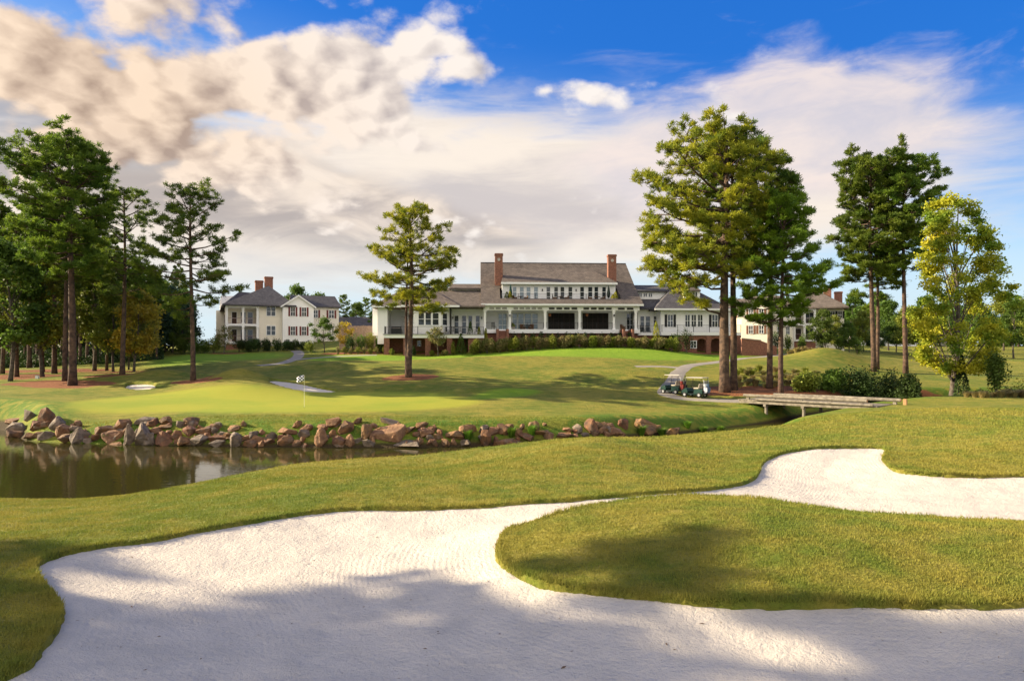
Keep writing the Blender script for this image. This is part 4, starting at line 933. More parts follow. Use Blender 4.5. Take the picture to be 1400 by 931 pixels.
    def angled(p, q, t0, t1, z0, z1):
        (ax, ay), (bx, by) = p, q; ux, uy = bx-ax, by-ay; L = math.hypot(ux, uy); ux, uy = ux/L, uy/L; nx, ny = uy, -ux
        f = MB(); g_ = MB()
        def sl(mb, u0, u1, w0, w1, d0, d1): mb.prism([(ax+ux*u*L+nx*d, ay+uy*u*L+ny*d, w0) for u, d in ((u0, d0), (u1, d0), (u1, d1), (u0, d1))], (0, 0, w1-w0))
        sl(f, t0-.06, t0, z0-.1, z1+.1, 0, .07); sl(f, t1, t1+.06, z0-.1, z1+.1, 0, .07); sl(f, t0, t1, z1, z1+.1, 0, .07); sl(f, t0, t1, z0-.1, z0, 0, .07); sl(f, t0, t1, (z0+z1)/2-.03, (z0+z1)/2+.03, .012, .05); sl(g_, t0, t1, z0, z1, 0, .02)
        o = f.build('window', trim, r); g_.build('pane', glass, o)
    angled((xa1, -1.2), (xo1, 0.2), 0.18, 0.72, Z(444.3, 600, -1), Z(428.4, 600, -1)); angled((xo0, 0.2), (xa0, -1.2), 0.3, 0.8, Z(444.3, 570, -1), Z(428.4, 570, -1))
    for q0, q1 in ((775, 804), (832, 861)): window(r, X(a_(q0), yw), X(a_(q1), yw), zl, Z(431.8, 625, yw), yw, 1, 3, glass, 0.08, door=True)
    for q0, q1 in ((879, 906), (934, 963)): window(r, X(a_(q0), yw), X(a_(q1), yw), zl+0.7, Z(431.8, 645, yw), yw, 1, 2, glass, 0.08)
    for q in (762, 978): MB().box(X(a_(q), yw)-0.07, X(a_(q), yw)+0.07, yw-0.2, yw-0.002, Z(436, 640, yw), Z(433.2, 640, yw)).build('wall_lamp', iron, r)
    # deck and brick base
    MB().box(X(524.5, -2.2), X(662, -2.2), -2.2, yw+1.4, zl-0.75, zl-0.3).build('deck_fascia', trim, r)
    MB().box(X(524.5, -2.2)-0.1, X(662, -2.2), -2.3, yw+1.4, zl-0.3, zl-0.2).build('deck_floor', greycush, r)
    rail(r, [(X(526, -2.1), yw, zl-0.2), (X(526, -2.1), -2.15, zl-0.2), (X(661, -2.15), -2.15, zl-0.2)], 1.05)
    br = arch_wall(X(525.5, -1.9), X(662, -1.9), -1.95, -1.45, gz0, zl-0.76, [(X(532, -1.9), X(552.5, -1.9), Z(456.6, 540, -1.9)), (X(563.5, -1.9), X(581.5, -1.9), Z(461, 570, -1.9)), (X(589, -1.9), X(611, -1.9), Z(457, 600, -1.9)), (X(617.5, -1.9), X(640, -1.9), Z(457, 625, -1.9))])
    br.build('brick_base', brick, r)
    for p in (528.5, 555, 585, 614.5): MB().box(X(p, -2.1)-0.38, X(p, -2.1)+0.38, -2.12, -1.44, gz0, zl-0.77).build('brick_pier', brick, r)
    wallbox(r, X(a_(198), 1.5), X(662, 1.5), 1.5, 3.5, gz0, zl-0.31, m=brick, name='basement_wall')
    window(r, X(571, 1.5), X(575, 1.5), Z(473, 572, 1.5), Z(466, 572, 1.5), 1.5, 1, 2, glass, 0.08)
    # roofs of the wing
    hr = Z(393, 575, 5.5)
    hip(X(507.5, -1.4), X(663, -1.0), -1.3, 13, zt+0.1, X(556, 5.5), X(663, 5.5), 5.5, 5.5, hr).build('roof', roofm, r)
    hip(X(a_(372), -2.0), X(a_(812), -2.0), -1.95, 8, zt+0.15, X(a_(632), 2.6)-0.1, X(a_(632), 2.6)+0.1, 2.6, 6.0, Z(398.2, 597, 2.6)).build('bay_roof', roofm, r)
    MB().box(X(508, -1.4), X(a_(372), -2.0)-0.05, -1.42, -1.302, zt-0.16, zt+0.1).build('gutter', trim, r)
    MB().box(X(a_(372), -2.0), X(a_(812), -2.0), -2.07, -1.952, zt-0.12, zt+0.15).build('gutter', trim, r)
    # clerestory
    yc = 4.4; MB().box(X(a_(747), yc), X(a_(972), yc), yc, 10, Z(407, 640, yc)-0.6, Z(394.5, 640, yc)).build('clerestory_wall', white, r)
    for q0, q1 in ((800, 822), (840, 862), (878, 904), (917, 944)): window(r, X(a_(q0), yc), X(a_(q1), yc), Z(403.8, 640, yc), Z(399.4, 640, yc), yc, 2, 1, glass, 0.06)
    hip(X(a_(735), yc-0.5), X(a_(972), yc), yc-0.5, 12, Z(394.2, 640, yc), X(a_(735), yc-0.5), X(a_(972), yc), 7.5, 7.5, Z(388.3, 640, 7.5)).build('clerestory_roof', roofm, r)
    # ---- right wing
    b_ = lambda q: 820+q/5.478
    yw = 2.2; zl2 = Z(452.5, 930, -1.6); zt2 = Z(423.5, 940, -1.0)
    wallbox(r, X(872, yw), X(b_(470), yw), yw, 12, zl2-0.2, zt2+0.3)
    for q0, q1, dr in ((258, 274, True), (303, 331, True), (344, 376, True), (404, 428, False)): window(r, X(b_(q0), yw), X(b_(q1), yw), zl2+(0 if dr else .8), Z(432.6, 890, yw), yw, 1, 3, glass, 0.08, door=dr)
    MB().box(X(b_(447), yw)-0.07, X(b_(447), yw)+0.07, yw-0.2, yw-0.002, Z(436, 900, yw), Z(433.4, 900, yw)).build('wall_lamp', iron, r)
    yp = -0.4; wallbox(r, X(b_(458), yp), X(b_(985), yp), yp, 12, zl2-0.3, zt2)
    wz0, wz1 = Z(446.6, 940, yp), Z(430.6, 940, yp)
    for q0, q1, sh in ((510, 546, 1), (640, 673, 0), (687, 720, 0), (735, 768, 0), (842, 881, 1)):
        window(r, X(b_(q0), yp), X(b_(q1), yp), wz0, wz1, yp, 2, 2, glass, 0.07)
        if sh: shutters(r, X(b_(q0), yp), X(b_(q1), yp), wz0, wz1, yp, blacksh, 0.36)
    for q in (462, 598, 806, 980): MB().box(X(b_(q), yp)-0.12, X(b_(q), yp)+0.12, yp-0.05, yp-0.002, zl2-0.2, zt2).build('corner_board', trim, r)
    MB().box(X(b_(250), -0.1), X(b_(470), -0.1), 0.0, yw, zl2-0.6, zl2-0.2).build('deck_floor', trim, r)
    MB().box(X(b_(462), -2.0), X(b_(1060), -2.0), -2.0, yp-0.003, zl2-0.65, zl2-0.2).build('deck_fascia', trim, r)
    wallbox(r, X(866), X(b_(466), 0.8), 0.4, 3.0, gz0, zl2-0.61, m=brick, name='basement_wall')
    rail(r, [(X(b_(255), -0.05), -0.05, zl2-0.2), (X(b_(462), -0.05), -0.05, zl2-0.2)], 1.05)
    rail(r, [(X(b_(465), -1.9), -1.9, zl2-0.2), (X(b_(1057), -1.9), -1.9, zl2-0.2)], 1.05)
    arch_wall(X(b_(560), -1.7), X(b_(1058), -1.7), -1.75, -1.25, gz0, zl2-0.66, [(X(b_(727), -1.7), X(b_(797), -1.7), Z(463, 958, -1.7)), (X(b_(833), -1.7), X(b_(910), -1.7), Z(462.5, 980, -1.7)), (X(b_(940), -1.7), X(b_(1020), -1.7), Z(462.5, 1000, -1.7))]).build('brick_base', brick, r)
    for q in (814, 926, 1044): MB().box(X(b_(q), -1.9)-0.3, X(b_(q), -1.9)+0.3, -1.93, -1.24, gz0, zl2-0.67).build('brick_pier', brick, r)
    wallbox(r, X(b_(465), 0.6), X(b_(1058), 0.6), 0.6, 3.0, gz0, zl2-0.31, m=brick, name='basement_wall')
    window(r, X(b_(682), -1.75), X(b_(721), -1.75), Z(475.5, 948, -1.75), Z(466.5, 948, -1.75), -1.75, 2, 2, glass, 0.1)
    hip(X(b_(412), -1.4), X(b_(985), -1.4), -1.4, 13, zt2+0.15, X(b_(590), 5.0), X(b_(645), 5.0), 5.0, 7.5, Z(384.5, 936, 5.0)).build('roof', roofg, r)
    MB().box(X(b_(412), -1.4), X(b_(985), -1.4), -1.52, -1.402, zt2-0.1, zt2+0.15).build('gutter', trim, r)
    hip(X(b_(300), 1.2), X(b_(600), 1.6), 1.2, 13, Z(421, 890, 1.2), X(b_(260), 7), X(b_(600), 7), 7, 7, Z(393, 890, 7)).build('roof', roofg, r)
    yc = 3.6; MB().box(X(b_(262), yc), X(b_(505), yc), yc, 9, Z(408, 890, yc)-0.5, Z(398, 890, yc)).build('clerestory_wall', white, r)
    for q0, q1 in ((289, 314), (328, 353), (366, 391)): window(r, X(b_(q0), yc), X(b_(q1), yc), Z(405.8, 885, yc), Z(401.2, 885, yc), yc, 2, 1, glass, 0.06)
    hip(X(b_(252), yc-0.5), X(b_(515), yc-0.5), yc-0.5, 11, Z(397.6, 890, yc), X(b_(240), 7), X(b_(515), 7), 7, 7, Z(390, 890, 7)).build('clerestory_roof', roofg, r)
    # dormer of the right pavilion
    yq = 0.9; MB().box(X(b_(630), yq), X(b_(751), yq), yq, 5.5, Z(415, 945, yq)-0.15, Z(397, 945, yq)).build('dormer_wall', white, r)
    for q0, q1 in ((651, 684), (697, 729)): window(r, X(b_(q0), yq), X(b_(q1), yq), Z(411.4, 945, yq), Z(399.6, 945, yq), yq, 2, 2, glass, 0.07)
    hip(X(b_(607), yq-0.3), X(b_(757), yq-0.3), yq-0.3, 6.5, Z(396.8, 945, yq), X(b_(676), 2.6)-0.05, X(b_(676), 2.6)+0.05, 2.6, 6.0, Z(386.3, 942, 2.6)).build('dormer_roof', roofm, r)
    # ---- furniture and planters that stand on balcony, porch and decks: things of their own
    clubhouse_site.append((s, X, Z, zf, zb0, zl-0.2, zl2-0.2))
    return r
clubhouse_site = []
clubhouse()

def armchair_mesh():
    pass
def wicker_chair(s, x, y, z, rot, label, group=None):
    t = s.thing('armchair', label, 'chair', x, y, z, rot, group)
    b = MB().box(-0.33, 0.33, -0.30, 0.32, 0.05, 0.36); b.build('seat', wicker, t, bevel=0.03)
    k = MB().box(-0.33, 0.33, 0.24, 0.34, 0.36, 0.86); k.build('backrest', wicker, t, bevel=0.03)
    for sx in (-1, 1): MB().box(sx*0.33, sx*0.25, -0.28, 0.24, 0.361, 0.60).build('armrest', wicker, t, bevel=0.02)
    MB().box(-0.24, 0.24, -0.28, 0.23, 0.362, 0.45).build('cushion', greycush, t, bevel=0.03)
    return t
def round_table(s, x, y, z, label, m=None):
    t = s.thing('patio_table', label, 'table', x, y, z)
    MB().cyl((0, 0, 0.68), 0.5, 0.05, 20).build('tabletop', m or wicker, t); MB().cyl((0, 0, 0.03), 0.07, 0.65, 10).build('leg', iron, t); MB().cyl((0, 0, 0), 0.28, 0.03, 14).build('base', iron, t); return t
def rocker(s, x, y, z, rot, label):
    t = s.thing('patio_chair', label, 'chair', x, y, z, rot)
    MB().box(-0.28, 0.28, -0.26, 0.26, 0.40, 0.45).build('seat', iron, t)
    b = MB()
    for k in range(6): b.box(-0.27+k*0.1, -0.23+k*0.1, 0.24, 0.27, 0.45, 1.02)
    b.box(-0.28, 0.28, 0.235, 0.275, 1.02, 1.08); b.build('backrest', iron, t)
    for sx in (-0.26, 0.26):
        for sy in (-0.24, 0.24): MB().box(sx-0.02, sx+0.02, sy-0.02, sy+0.02, 0, 0.40).build('leg', iron, t)
        MB().box(sx-0.03, sx+0.03, -0.26, 0.23, 0.62, 0.65).build('armrest', iron, t)
    return t
def parasol(s, x, y, z, h, m, label):
    t = s.thing('folded_parasol', label, 'parasol', x, y, z)
    MB().cyl((0, 0, 0), 0.24, 0.08, 14).build('base', iron, t); MB().cyl((0, 0, 0.08), 0.025, h-0.1, 8).build('pole', iron, t)
    mb = MB(); n = 16
    prof = [(0.10, 0.55), (0.20, 0.8), (0.24, 1.2), (0.20, h*0.62), (0.12, h*0.85), (0.03, h)]
    k0 = 0
    for r_, zz in prof:
        for j in range(n): q = 2*math.pi*j/n; rr = r_*(1.12 if j % 2 else 0.78); mb.v.append((rr*math.cos(q), rr*math.sin(q), zz))
    for i in range(len(prof)-1):
        for j in range(n): mb.f.append((i*n+j, i*n+(j+1) % n, (i+1)*n+(j+1) % n, (i+1)*n+j))
    mb.build('canopy', m, t); return t
def planter(s, x, y, z, label, h=1.4, lm=None, pot=None):
    t = s.thing('potted_shrub', label, 'potted plant', x, y, z)
    MB().lathe([(0.20, 0), (0.27, 0.12), (0.33, 0.42), (0.35, 0.5), (0.30, 0.5), (0.28, 0.44)]).build('pot', pot or stone, t, smooth=True)
    MB().tube([(0, 0, 0.4), (0.02, 0, h*0.7)], [0.03, 0.012], 5).build('stem', barkd, t)
    Q = shrub_quads(int(abs(x)*10)+3, 0.36, 0.36, h-0.4, 420, 0.14, 6, True); Q[..., 2] += 0.42; poly_mesh('crown', Q, lm or lf_y, t); return t
def terrace():
    s, X, Z, zf, zb0, zl, zl2 = clubhouse_site[0]
    dz = lambda q: 640+q/5.477
    y = 1.7
    parasol(s, X(dz(318), y), y, zb0, 2.5, umbg, 'folded teal parasol at the left end of the upper balcony')
    parasol(s, X(dz(1052), y), y, zb0, 2.4, umbd, 'folded dark green parasol at the right end of the upper balcony')
    planter(s, X(dz(313), 1.3), 1.25, zb0, 'yellow-green potted shrub beside the teal parasol on the balcony'); planter(s, X(dz(1103), 1.3), 1.3, zb0, 'yellow-green potted shrub at the far right end of the balcony')
    planter(s, X(dz(1086), 1.3), 1.35, zb0, 'small potted shrub between the dark parasol and the balcony\'s end shrub', 1.0)
    planter(s, X(dz(290), 1.3), 1.3, zb0, 'dark potted shrub at the left end of the upper balcony', 1.3, lf_d)
    for q, rt, lb in ((350, 2.0, 'dark wicker armchair next to the teal parasol on the balcony'), (432, -1.5, 'wicker armchair left of the first balcony table, its back to the wall lamp'), (648, 1.5, 'tan wicker armchair left of the middle balcony table'), (735, -1.5, 'wicker armchair right of the middle balcony table'), (915, 1.5, 'wicker armchair left of the right balcony table'), (1008, -1.5, 'wicker armchair next to the dark parasol on the balcony')):
        wicker_chair(s, X(dz(q), y), y, zb0, rt, lb)
    round_table(s, X(dz(392), y), y, zb0, 'round table nearest the teal parasol on the balcony'); round_table(s, X(dz(692), y), y, zb0, 'round table in the middle of the balcony'); round_table(s, X(dz(966), y), y, zb0, 'round table nearest the dark parasol on the balcony')
    y = 1.6
    for q, rt, lb in ((410, 0.6, 'brown wicker armchair on the porch before the pale tall windows'), (470, -0.6, 'dark wicker armchair right of the brown one on the porch'), (1160, 0.8, 'dark armchair on the porch above the right brick steps')): wicker_chair(s, X(dz(q), y), y, zf, rt, lb)
    rocker(s, X(dz(193), y), y, zf, 0.5, 'black slatted chair on the porch left of the left brick steps'); planter(s, X(dz(335), 1.0), 1.0, zf, 'potted plant behind the porch rail right of the left brick steps', 0.9, lf_l)
    round_table(s, X(dz(440), 1.0), 1.0, zf, 'low table between the porch armchairs', iron)
    a_ = lambda q: 480+q/5.477
    for q, rt, lb in ((725, 1.2, 'pale deck chair beside the angled bay window'), (765, 0.3, 'black chair on the left deck before the first glazed door'), (818, 0, 'black chair on the left deck between the two glazed doors'), (942, -0.4, 'black chair on the left deck nearest the main porch')): rocker(s, X(a_(q), -0.8), -0.8, zl, rt, lb)
    t = s.thing('grill', 'dark covered barbecue in the recess of the left deck', 'barbecue', X(a_(340), 0.2), 0.2, zl)
    MB().box(-0.75, 0.75, -0.35, 0.35, 0.10, 0.85).build('cabinet', iron, t, bevel=0.03); MB().tube([(-0.7, 0, 0.86), (0.7, 0, 0.86)], 0.30, 12).build('lid', iron, t); MB().box(-0.6, 0.6, -0.40, -0.36, 0.9, 0.94).build('handle', stone, t)
    b_ = lambda q: 820+q/5.478
    for q, lb in ((320, 'black chair on the short deck right of the main porch, nearest it'), (362, 'black chair on the short deck beside the right pavilion')): rocker(s, X(b_(q), 0.9), 0.9, zl2, 0.2, lb)
terrace()

def guest_house():
    s = Site(308, 110, 24); r = s.root('guest_house', 'cream two-storey house on the left with red shutters, stacked porches and paired chimneys', 'building')
    X, Z = s.x, s.z; q2 = lambda z: 250+z/5.185; y2 = lambda z: 360+z/5.185
    zg = 5.4; z1 = Z(y2(555), 320); zm = Z(y2(428), 320); ze = Z(y2(293), 320)
    xp0, xp1 = X(q2(302)), X(q2(540))
    yd = 3.0
    xw = X(q2(705)); yg = -0.6; xg1 = X(q2(928), yg)
    wallbox(r, xp0+0.5, xw, yd, 14, zg, ze, m=cream)                    # behind the porches
    wallbox(r, xp1, xw, 0.2, yd-0.003, zg, ze, m=cream)
    xs = xp0+0.4
    for zz in (z1, zm): MB().box(xp0, xp1, -0.2, yd, zz-0.35, zz).build('porch_floor', trim, r)
    MB().box(xp0, xp1, -0.2, yd, ze-0.45, ze+0.02).build('porch_beam', trim, r)
    MB().box(xp0+0.1, xp1, 0.1, yd, zg, z1-0.36).build('porch_base', brick, r)
    for zz, zt in ((z1, zm-0.35), (zm, ze-0.45)):
        for x_, y_ in ((xp0+0.2, 0), ((xp0+xp1)*0.52+xp1*0.0, 0), (xp1-0.22, 0), (xp0+0.2, yd-0.2)): column(r, x_, y_, zz, zt, 0.34)
        rail(r, [(xp0+0.2, yd-0.3, zz), (xp0+0.2, 0, zz), (xp1-0.3, 0, zz)], 0.95, redsh)
        for f0, f1, g in ((0.12, 0.28, darkwood), (0.42, 0.58, glass), (0.66, 0.82, glass)):
            window(r, xp0+0.5+(xp1-xp0-0.5)*f0, xp0+0.5+(xp1-xp0-0.5)*f1, zz+0.02, zz+2.05, yd, 1, 2, g, 0.08, door=True)
    for za, zb in ((y2(310), y2(372)), (y2(445), y2(508))):
        for qa, qb in ((595, 622), (628, 655)): window(r, X(q2(qa), 0.2), X(q2(qb), 0.2), Z(zb, 370, .2), Z(za, 370, .2), 0.2, 1, 2, glass, 0.1)
    # gabled bay
    wallbox(r, xw, xg1, yg, 12, zg, ze, m=white)
    zp = Z(y2(224), q2(820), yg-0.3); xm = X(q2(818), yg)
    MB().prism([(xw, yg, ze), (xg1, yg, ze), (xm, yg, zp-0.25)], (0, 0.3, 0)).build('gable', white, r)
    g0, g1 = xw-0.35, xg1+0.35
    sl = (zp-ze)/(xm-xw)
    MB().add([(g0, yg-0.4, ze-0.1), (xm, yg-0.4, zp), (g1, yg-0.4, ze-0.1), (g0, 9, ze-0.1), (xm, 9, zp), (g1, 9, ze-0.1), (g0, yg-0.4, ze-0.35), (xm, yg-0.4, zp-0.25), (g1, yg-0.4, ze-0.35), (g0, 9, ze-0.35), (xm, 9, zp-0.25), (g1, 9, ze-0.35)],
             [(0, 1, 4, 3), (1, 2, 5, 4), (0, 6, 7, 1), (1, 7, 8, 2), (6, 9, 10, 7), (7, 10, 11, 8), (0, 3, 9, 6), (2, 8, 11, 5), (3, 4, 10, 9), (4, 5, 11, 10)]).build('gable_roof', trim, r)
    for za, zb in ((y2(313), y2(374)), (y2(449), y2(509))):
        for qa, qb in ((766, 794), (845, 873)):
            window(r, X(q2(qa), yg), X(q2(qb), yg), Z(zb, 405, yg), Z(za, 405, yg), yg, 2, 2, glass, 0.07); shutters(r, X(q2(qa), yg), X(q2(qb), yg), Z(zb, 405, yg), Z(za, 405, yg), yg, redsh, 0.28)
    # right rear wing
    yr = 3.5; xr0, xr1 = xg1, X(q2(1106), yr)
    zer = Z(y2(308), q2(1050), yr); wallbox(r, xr0, xr1, yr, 11, zg, zer, m=cream)
    for qa, qb in ((928, 955), (1036, 1070)):
        window(r, X(q2(qa), yr), X(q2(qb), yr), Z(y2(387), 445, yr), Z(y2(334), 445, yr), yr, 2, 2, glass, 0.07); shutters(r, X(q2(qa), yr), X(q2(qb), yr), Z(y2(387), 445, yr), Z(y2(334), 445, yr), yr, redsh, 0.3)
    window(r, X(q2(1036), yr), X(q2(1070), yr), Z(y2(510), 445, yr), Z(y2(450), 445, yr), yr, 2, 2, glass, 0.07)
    zrr = Z(y2(234), q2(1050), 7); hip(xr0-3, xr1+0.3, yr-0.5, 11.5, zer, xr0-3, X(q2(1078), 7), 7, 7, zrr).build('roof', roofg, r)
    # main hip and left wing
    zh = Z(y2(160), q2(612), 6); hip(xp0-0.5, xw+2.2, -0.8, 14.5, ze+0.03, X(q2(608), 6), X(q2(618), 6), 6, 7.5, zh).build('roof', roofg, r)
    hip(xp0-0.6, xp0+9, 3.2, 23, ze-0.02, X(q2(400), 10), X(q2(520), 10), 10, 12, Z(y2(203), q2(450), 10)).build('roof', roofg, r)
    chimney(r, X(q2(540), 9), 9, X(q2(568), 9)-X(q2(513), 9), 1.2, ze, Z(y2(124), q2(540), 9)); chimney(r, X(q2(612), 7), 8.2, X(q2(641), 7)-X(q2(583), 7), 1.2, ze, Z(y2(92), q2(612), 7))
    wallbox(r, xp0+0.15, xp0+0.49, yd, 22, zg, ze-0.05, m=cream, name='side_wall')
    for yy in (5.0, 8.6, 12.5, 16.5, 20.0):
        for zz in (z1, zm):
            window(r, yy, yy+1.0, zz+0.75, zz+2.15, xp0+0.15, 2, 2, glass, 0.07, face='left'); shutters(r, yy, yy+1.0, zz+0.75, zz+2.15, xp0+0.15, redsh, 0.3, face='left')
    # two small gables on the long left side
    for yy in (9.0, 17.5):
        MB().prism([(xp0-0.55, yy-2.4, ze+0.02), (xp0-0.55, yy+2.4, ze+0.02), (xp0-0.55, yy, ze+2.1)], (4.5, 0, 0)).build('side_gable', cream, r)
    wallbox(r, xp0-1.2, xp0+0.145, 15.6, 19.4, zg, ze-0.06, m=cream, name='side_bay')
    return s
guest_house()
def cream_house():
    s = Site(1022, 118, -24); r = s.root('house', 'cream gabled house with brown shutters seen right of the huge pine trunk', 'building'); X, Z = s.x, s.z
    q5 = lambda q: 820+q/5.478; y5 = lambda q: 330+q/5.478
    zg = 5.2; ze = Z(y5(490), 1030)
    x0, x1 = X(q5(1062)), X(q5(1262)); xm = X(q5(1168)); zp = Z(y5(420), 1033)
    wallbox(r, x0, x1, 0, 10, zg, ze, m=cream); MB().prism([(x0, 0, ze), (x1, 0, ze), (xm, 0, zp-0.2)], (0, 0.3, 0)).build('gable', cream, r)
    MB().add([(x0-.4, -.4, ze-.1), (xm, -.4, zp), (x1+.4, -.4, ze-.1), (x0-.4, 10, ze-.1), (xm, 10, zp), (x1+.4, 10, ze-.1), (x0-.4, -.4, ze-.35), (xm, -.4, zp-.25), (x1+.4, -.4, ze-.35), (x0-.4, 10, ze-.35), (xm, 10, zp-.25), (x1+.4, 10, ze-.35)],
             [(0, 1, 4, 3), (1, 2, 5, 4), (0, 6, 7, 1), (1, 7, 8, 2), (6, 9, 10, 7), (7, 10, 11, 8), (0, 3, 9, 6), (2, 8, 11, 5), (3, 4, 10, 9), (4, 5, 11, 10)]).build('gable_roof', roofm, r)
    for za, zb in ((508, 567), (632, 690)):
        for qa, qb in ((1118, 1146), (1194, 1226)):
            window(r, X(q5(qa)), X(q5(qb)), Z(y5(zb), 1033), Z(y5(za), 1033), 0, 2, 2, glass, 0.07); shutters(r, X(q5(qa)), X(q5(qb)), Z(y5(zb), 1033), Z(y5(za), 1033), 0, brownsh, 0.32)
    y_ = 4; xa, xb = X(q5(940), y_), x0
    wallbox(r, xa, xb-0.003, y_, 10, zg, ze, m=cream); hip(xa-.4, x0+4, y_-.5, 11, ze, xa+1, x0+4, 8, 8, Z(y5(430), 1010, 8)).build('roof', roofm, r)
    window(r, X(q5(1036), y_), X(q5(1058), y_), Z(y5(570), 1010, y_), Z(y5(525), 1010, y_), y_, 2, 2, glass, .07); shutters(r, X(q5(1036), y_), X(q5(1058), y_), Z(y5(570), 1010, y_), Z(y5(525), 1010, y_), y_, brownsh, .3)
    # continuing wing and two-storey porch to the right
    y_ = 1.5; xc = X(1084, y_); ze2 = Z(420, 1070, y_)
    wallbox(r, x1+0.003, xc, y_, 11, zg, ze2, m=cream); hip(x1-3, xc+.5, y_-.5, 12, ze2, x1-3, xc-2, 6, 6, Z(404, 1070, 6)).build('roof', roofm, r)
    for p in (1063, 1075):
        for za, zb in ((426, 435), (447, 457)): window(r, X(p, y_), X(p+4.5, y_), Z(zb, p, y_), Z(za, p, y_), y_, 2, 2, glass, .07)
    return s
cream_house()
def porch_house():
    s = Site(1110, 122, -20); r = s.root('house', 'cream house with two-storey white porch and brick chimneys, left of the round headed pines', 'building'); X, Z = s.x, s.z
    zg = 5.2; x0, x1 = X(1084), X(1156); ze = Z(421, 1110); z1 = Z(464, 1110); zm = Z(442, 1110)
    wallbox(r, x0, x1, 2.2, 12, zg, ze, m=cream); hip(x0-.5, x1+.5, -.6, 13, ze+.05, x0+4, x1-4, 6, 6, Z(398, 1120, 6)).build('roof', roofm, r)
    xa, xb = X(1084), X(1116)
    for zz in (z1, zm): MB().box(xa, xb, -0.2, 2.19, zz-.35, zz).build('porch_floor', trim, r)
    MB().box(xa, xb, -.2, 2.19, ze-.4, ze-.17).build('porch_beam', trim, r); MB().box(xa+.1, xb-.1, 0, 2.19, zg, z1-.36).build('porch_base', brick, r)
    for zz, zt in ((z1, zm-.35), (zm, ze-.4)):
        for x_ in (xa+.25, (xa+xb)/2, xb-.25): column(r, x_, 0, zz, zt, .36)
        rail(r, [(xa+.2, 0, zz), (xb-.2, 0, zz)], .95, redsh)
        for f in (.15, .5, .75): window(r, xa+(xb-xa)*f, xa+(xb-xa)*f+.9, zz+.02, zz+2.0, 2.2, 1, 2, darkwood if f < .3 else glass, .07, door=True)
    for p in (1124, 1136, 1146):
        for za, zb in ((426, 435), (447, 458)): window(r, X(p, 2.2), X(p+5, 2.2), Z(zb, p, 2.2), Z(za, p, 2.2), 2.2, 2, 2, glass, .07); shutters(r, X(p, 2.2), X(p+5, 2.2), Z(zb, p, 2.2), Z(za, p, 2.2), 2.2, blacksh, .28)
    chimney(r, X(1131, 6), 6, 1.3, 1.2, ze, Z(394, 1131, 6)); chimney(r, X(1146, 7), 7, 1.3, 1.2, ze, Z(399, 1146, 7))
porch_house()
def far_buildings():
    for px, D, w, d, hw, hr, rot, m, rm, lb in ((493, 150, 9, 7, 2.6, 2.2, 15, white, roofg, 'far white cottage with grey gable roof behind the board fence'), (479, 165, 9, 8, 3.0, 2.4, -20, white, roofm, 'far cottage with pale brown roof left of the grey roofed one'),
                                            (1287, 210, 14, 10, 2.8, 3.0, 8, cream, brick, 'far low building with red roof behind the yellow tree'), (1205, 200, 16, 10, 3.2, 2.6, -10, white, roofm, 'far low white building between the round headed pines')):
        x = (px-700)/F*D; r = thing('cottage', lb, 'building', (x, D, gz(x, D)-0.2), math.radians(rot))
        MB().box(-w/2, w/2, -d/2, d/2, 0, hw+.3).build('wall', m, r)
        MB().prism([(-w/2, -d/2+.02, hw+.3), (-w/2, d/2-.02, hw+.3), (-w/2, 0, hw+hr)], (w, 0, 0)).build('gable', m, r)
        mb = MB()
        for sg in (-1, 1): mb.prism([(-w/2-.4, sg*(d/2+.5), hw), (-w/2-.4, sg*(d/2+.5), hw+.22), (-w/2-.4, 0, hw+hr+.28), (-w/2-.4, 0, hw+hr+.06)], (w+.8, 0, 0))
        mb.build('roof', rm, r)
        for k in range(3): window(r, -w/2+w*(k+.5)/3-.45, -w/2+w*(k+.5)/3+.45, 1.0, 2.2, -d/2, 2, 2, glass, .08)
    # board fence between the left house and the clubhouse
    x0, x1, D = (466-700)/F*106, (517-700)/F*104, 105
    t = thing('board_fence', 'tall brown board fence between the left house and the clubhouse', 'fence', (x0, D, gz(x0, D)-.1), math.atan2(-1.5, x1-x0))
    L = x1-x0; n = int(L/0.16); mb = MB()
    top = CZ-(446-HY)/F*D-gz(x0, D)+.1
    for k in range(n): mb.box(k*.16, k*.16+.145, 0, .03, .05, top+0.03*math.sin(k*1.7))
    mb.build('boards', fencem, t)
    for k in range(int(L/2)+1): MB().box(k*2-.06, k*2+.06, .032, .15, 0, top+.1).build('post', fencem, t)
    # brick retaining wall running right from the clubhouse
    D = 97.5; xa, xb = (1014-700)/F*D, (1062-700)/F*D
    t = thing('retaining_wall', 'low brick retaining wall stepping down right of the clubhouse', 'wall', (xa, D, 0), 0)
    zt = CZ-(463-HY)/F*D; zb_ = CZ-(474-HY)/F*D; g0 = gz(xa, D)-.6
    MB().prism([(0, 0, g0), (xb-xa, 0, g0), (xb-xa, 0, zb_), ((xb-xa)*.55, 0, zt-.3), (0, 0, zt)], (0, .5, 0)).build('wall', brick, t)
    MB().prism([(-.02, -.06, zt+.003), ((xb-xa)*.55, -.06, zt-.297), ((xb-xa)*.55, -.06, zt-.18), (-.02, -.06, zt+.12)], (0, .62, 0)).build('coping', stone, t)
far_buildings()
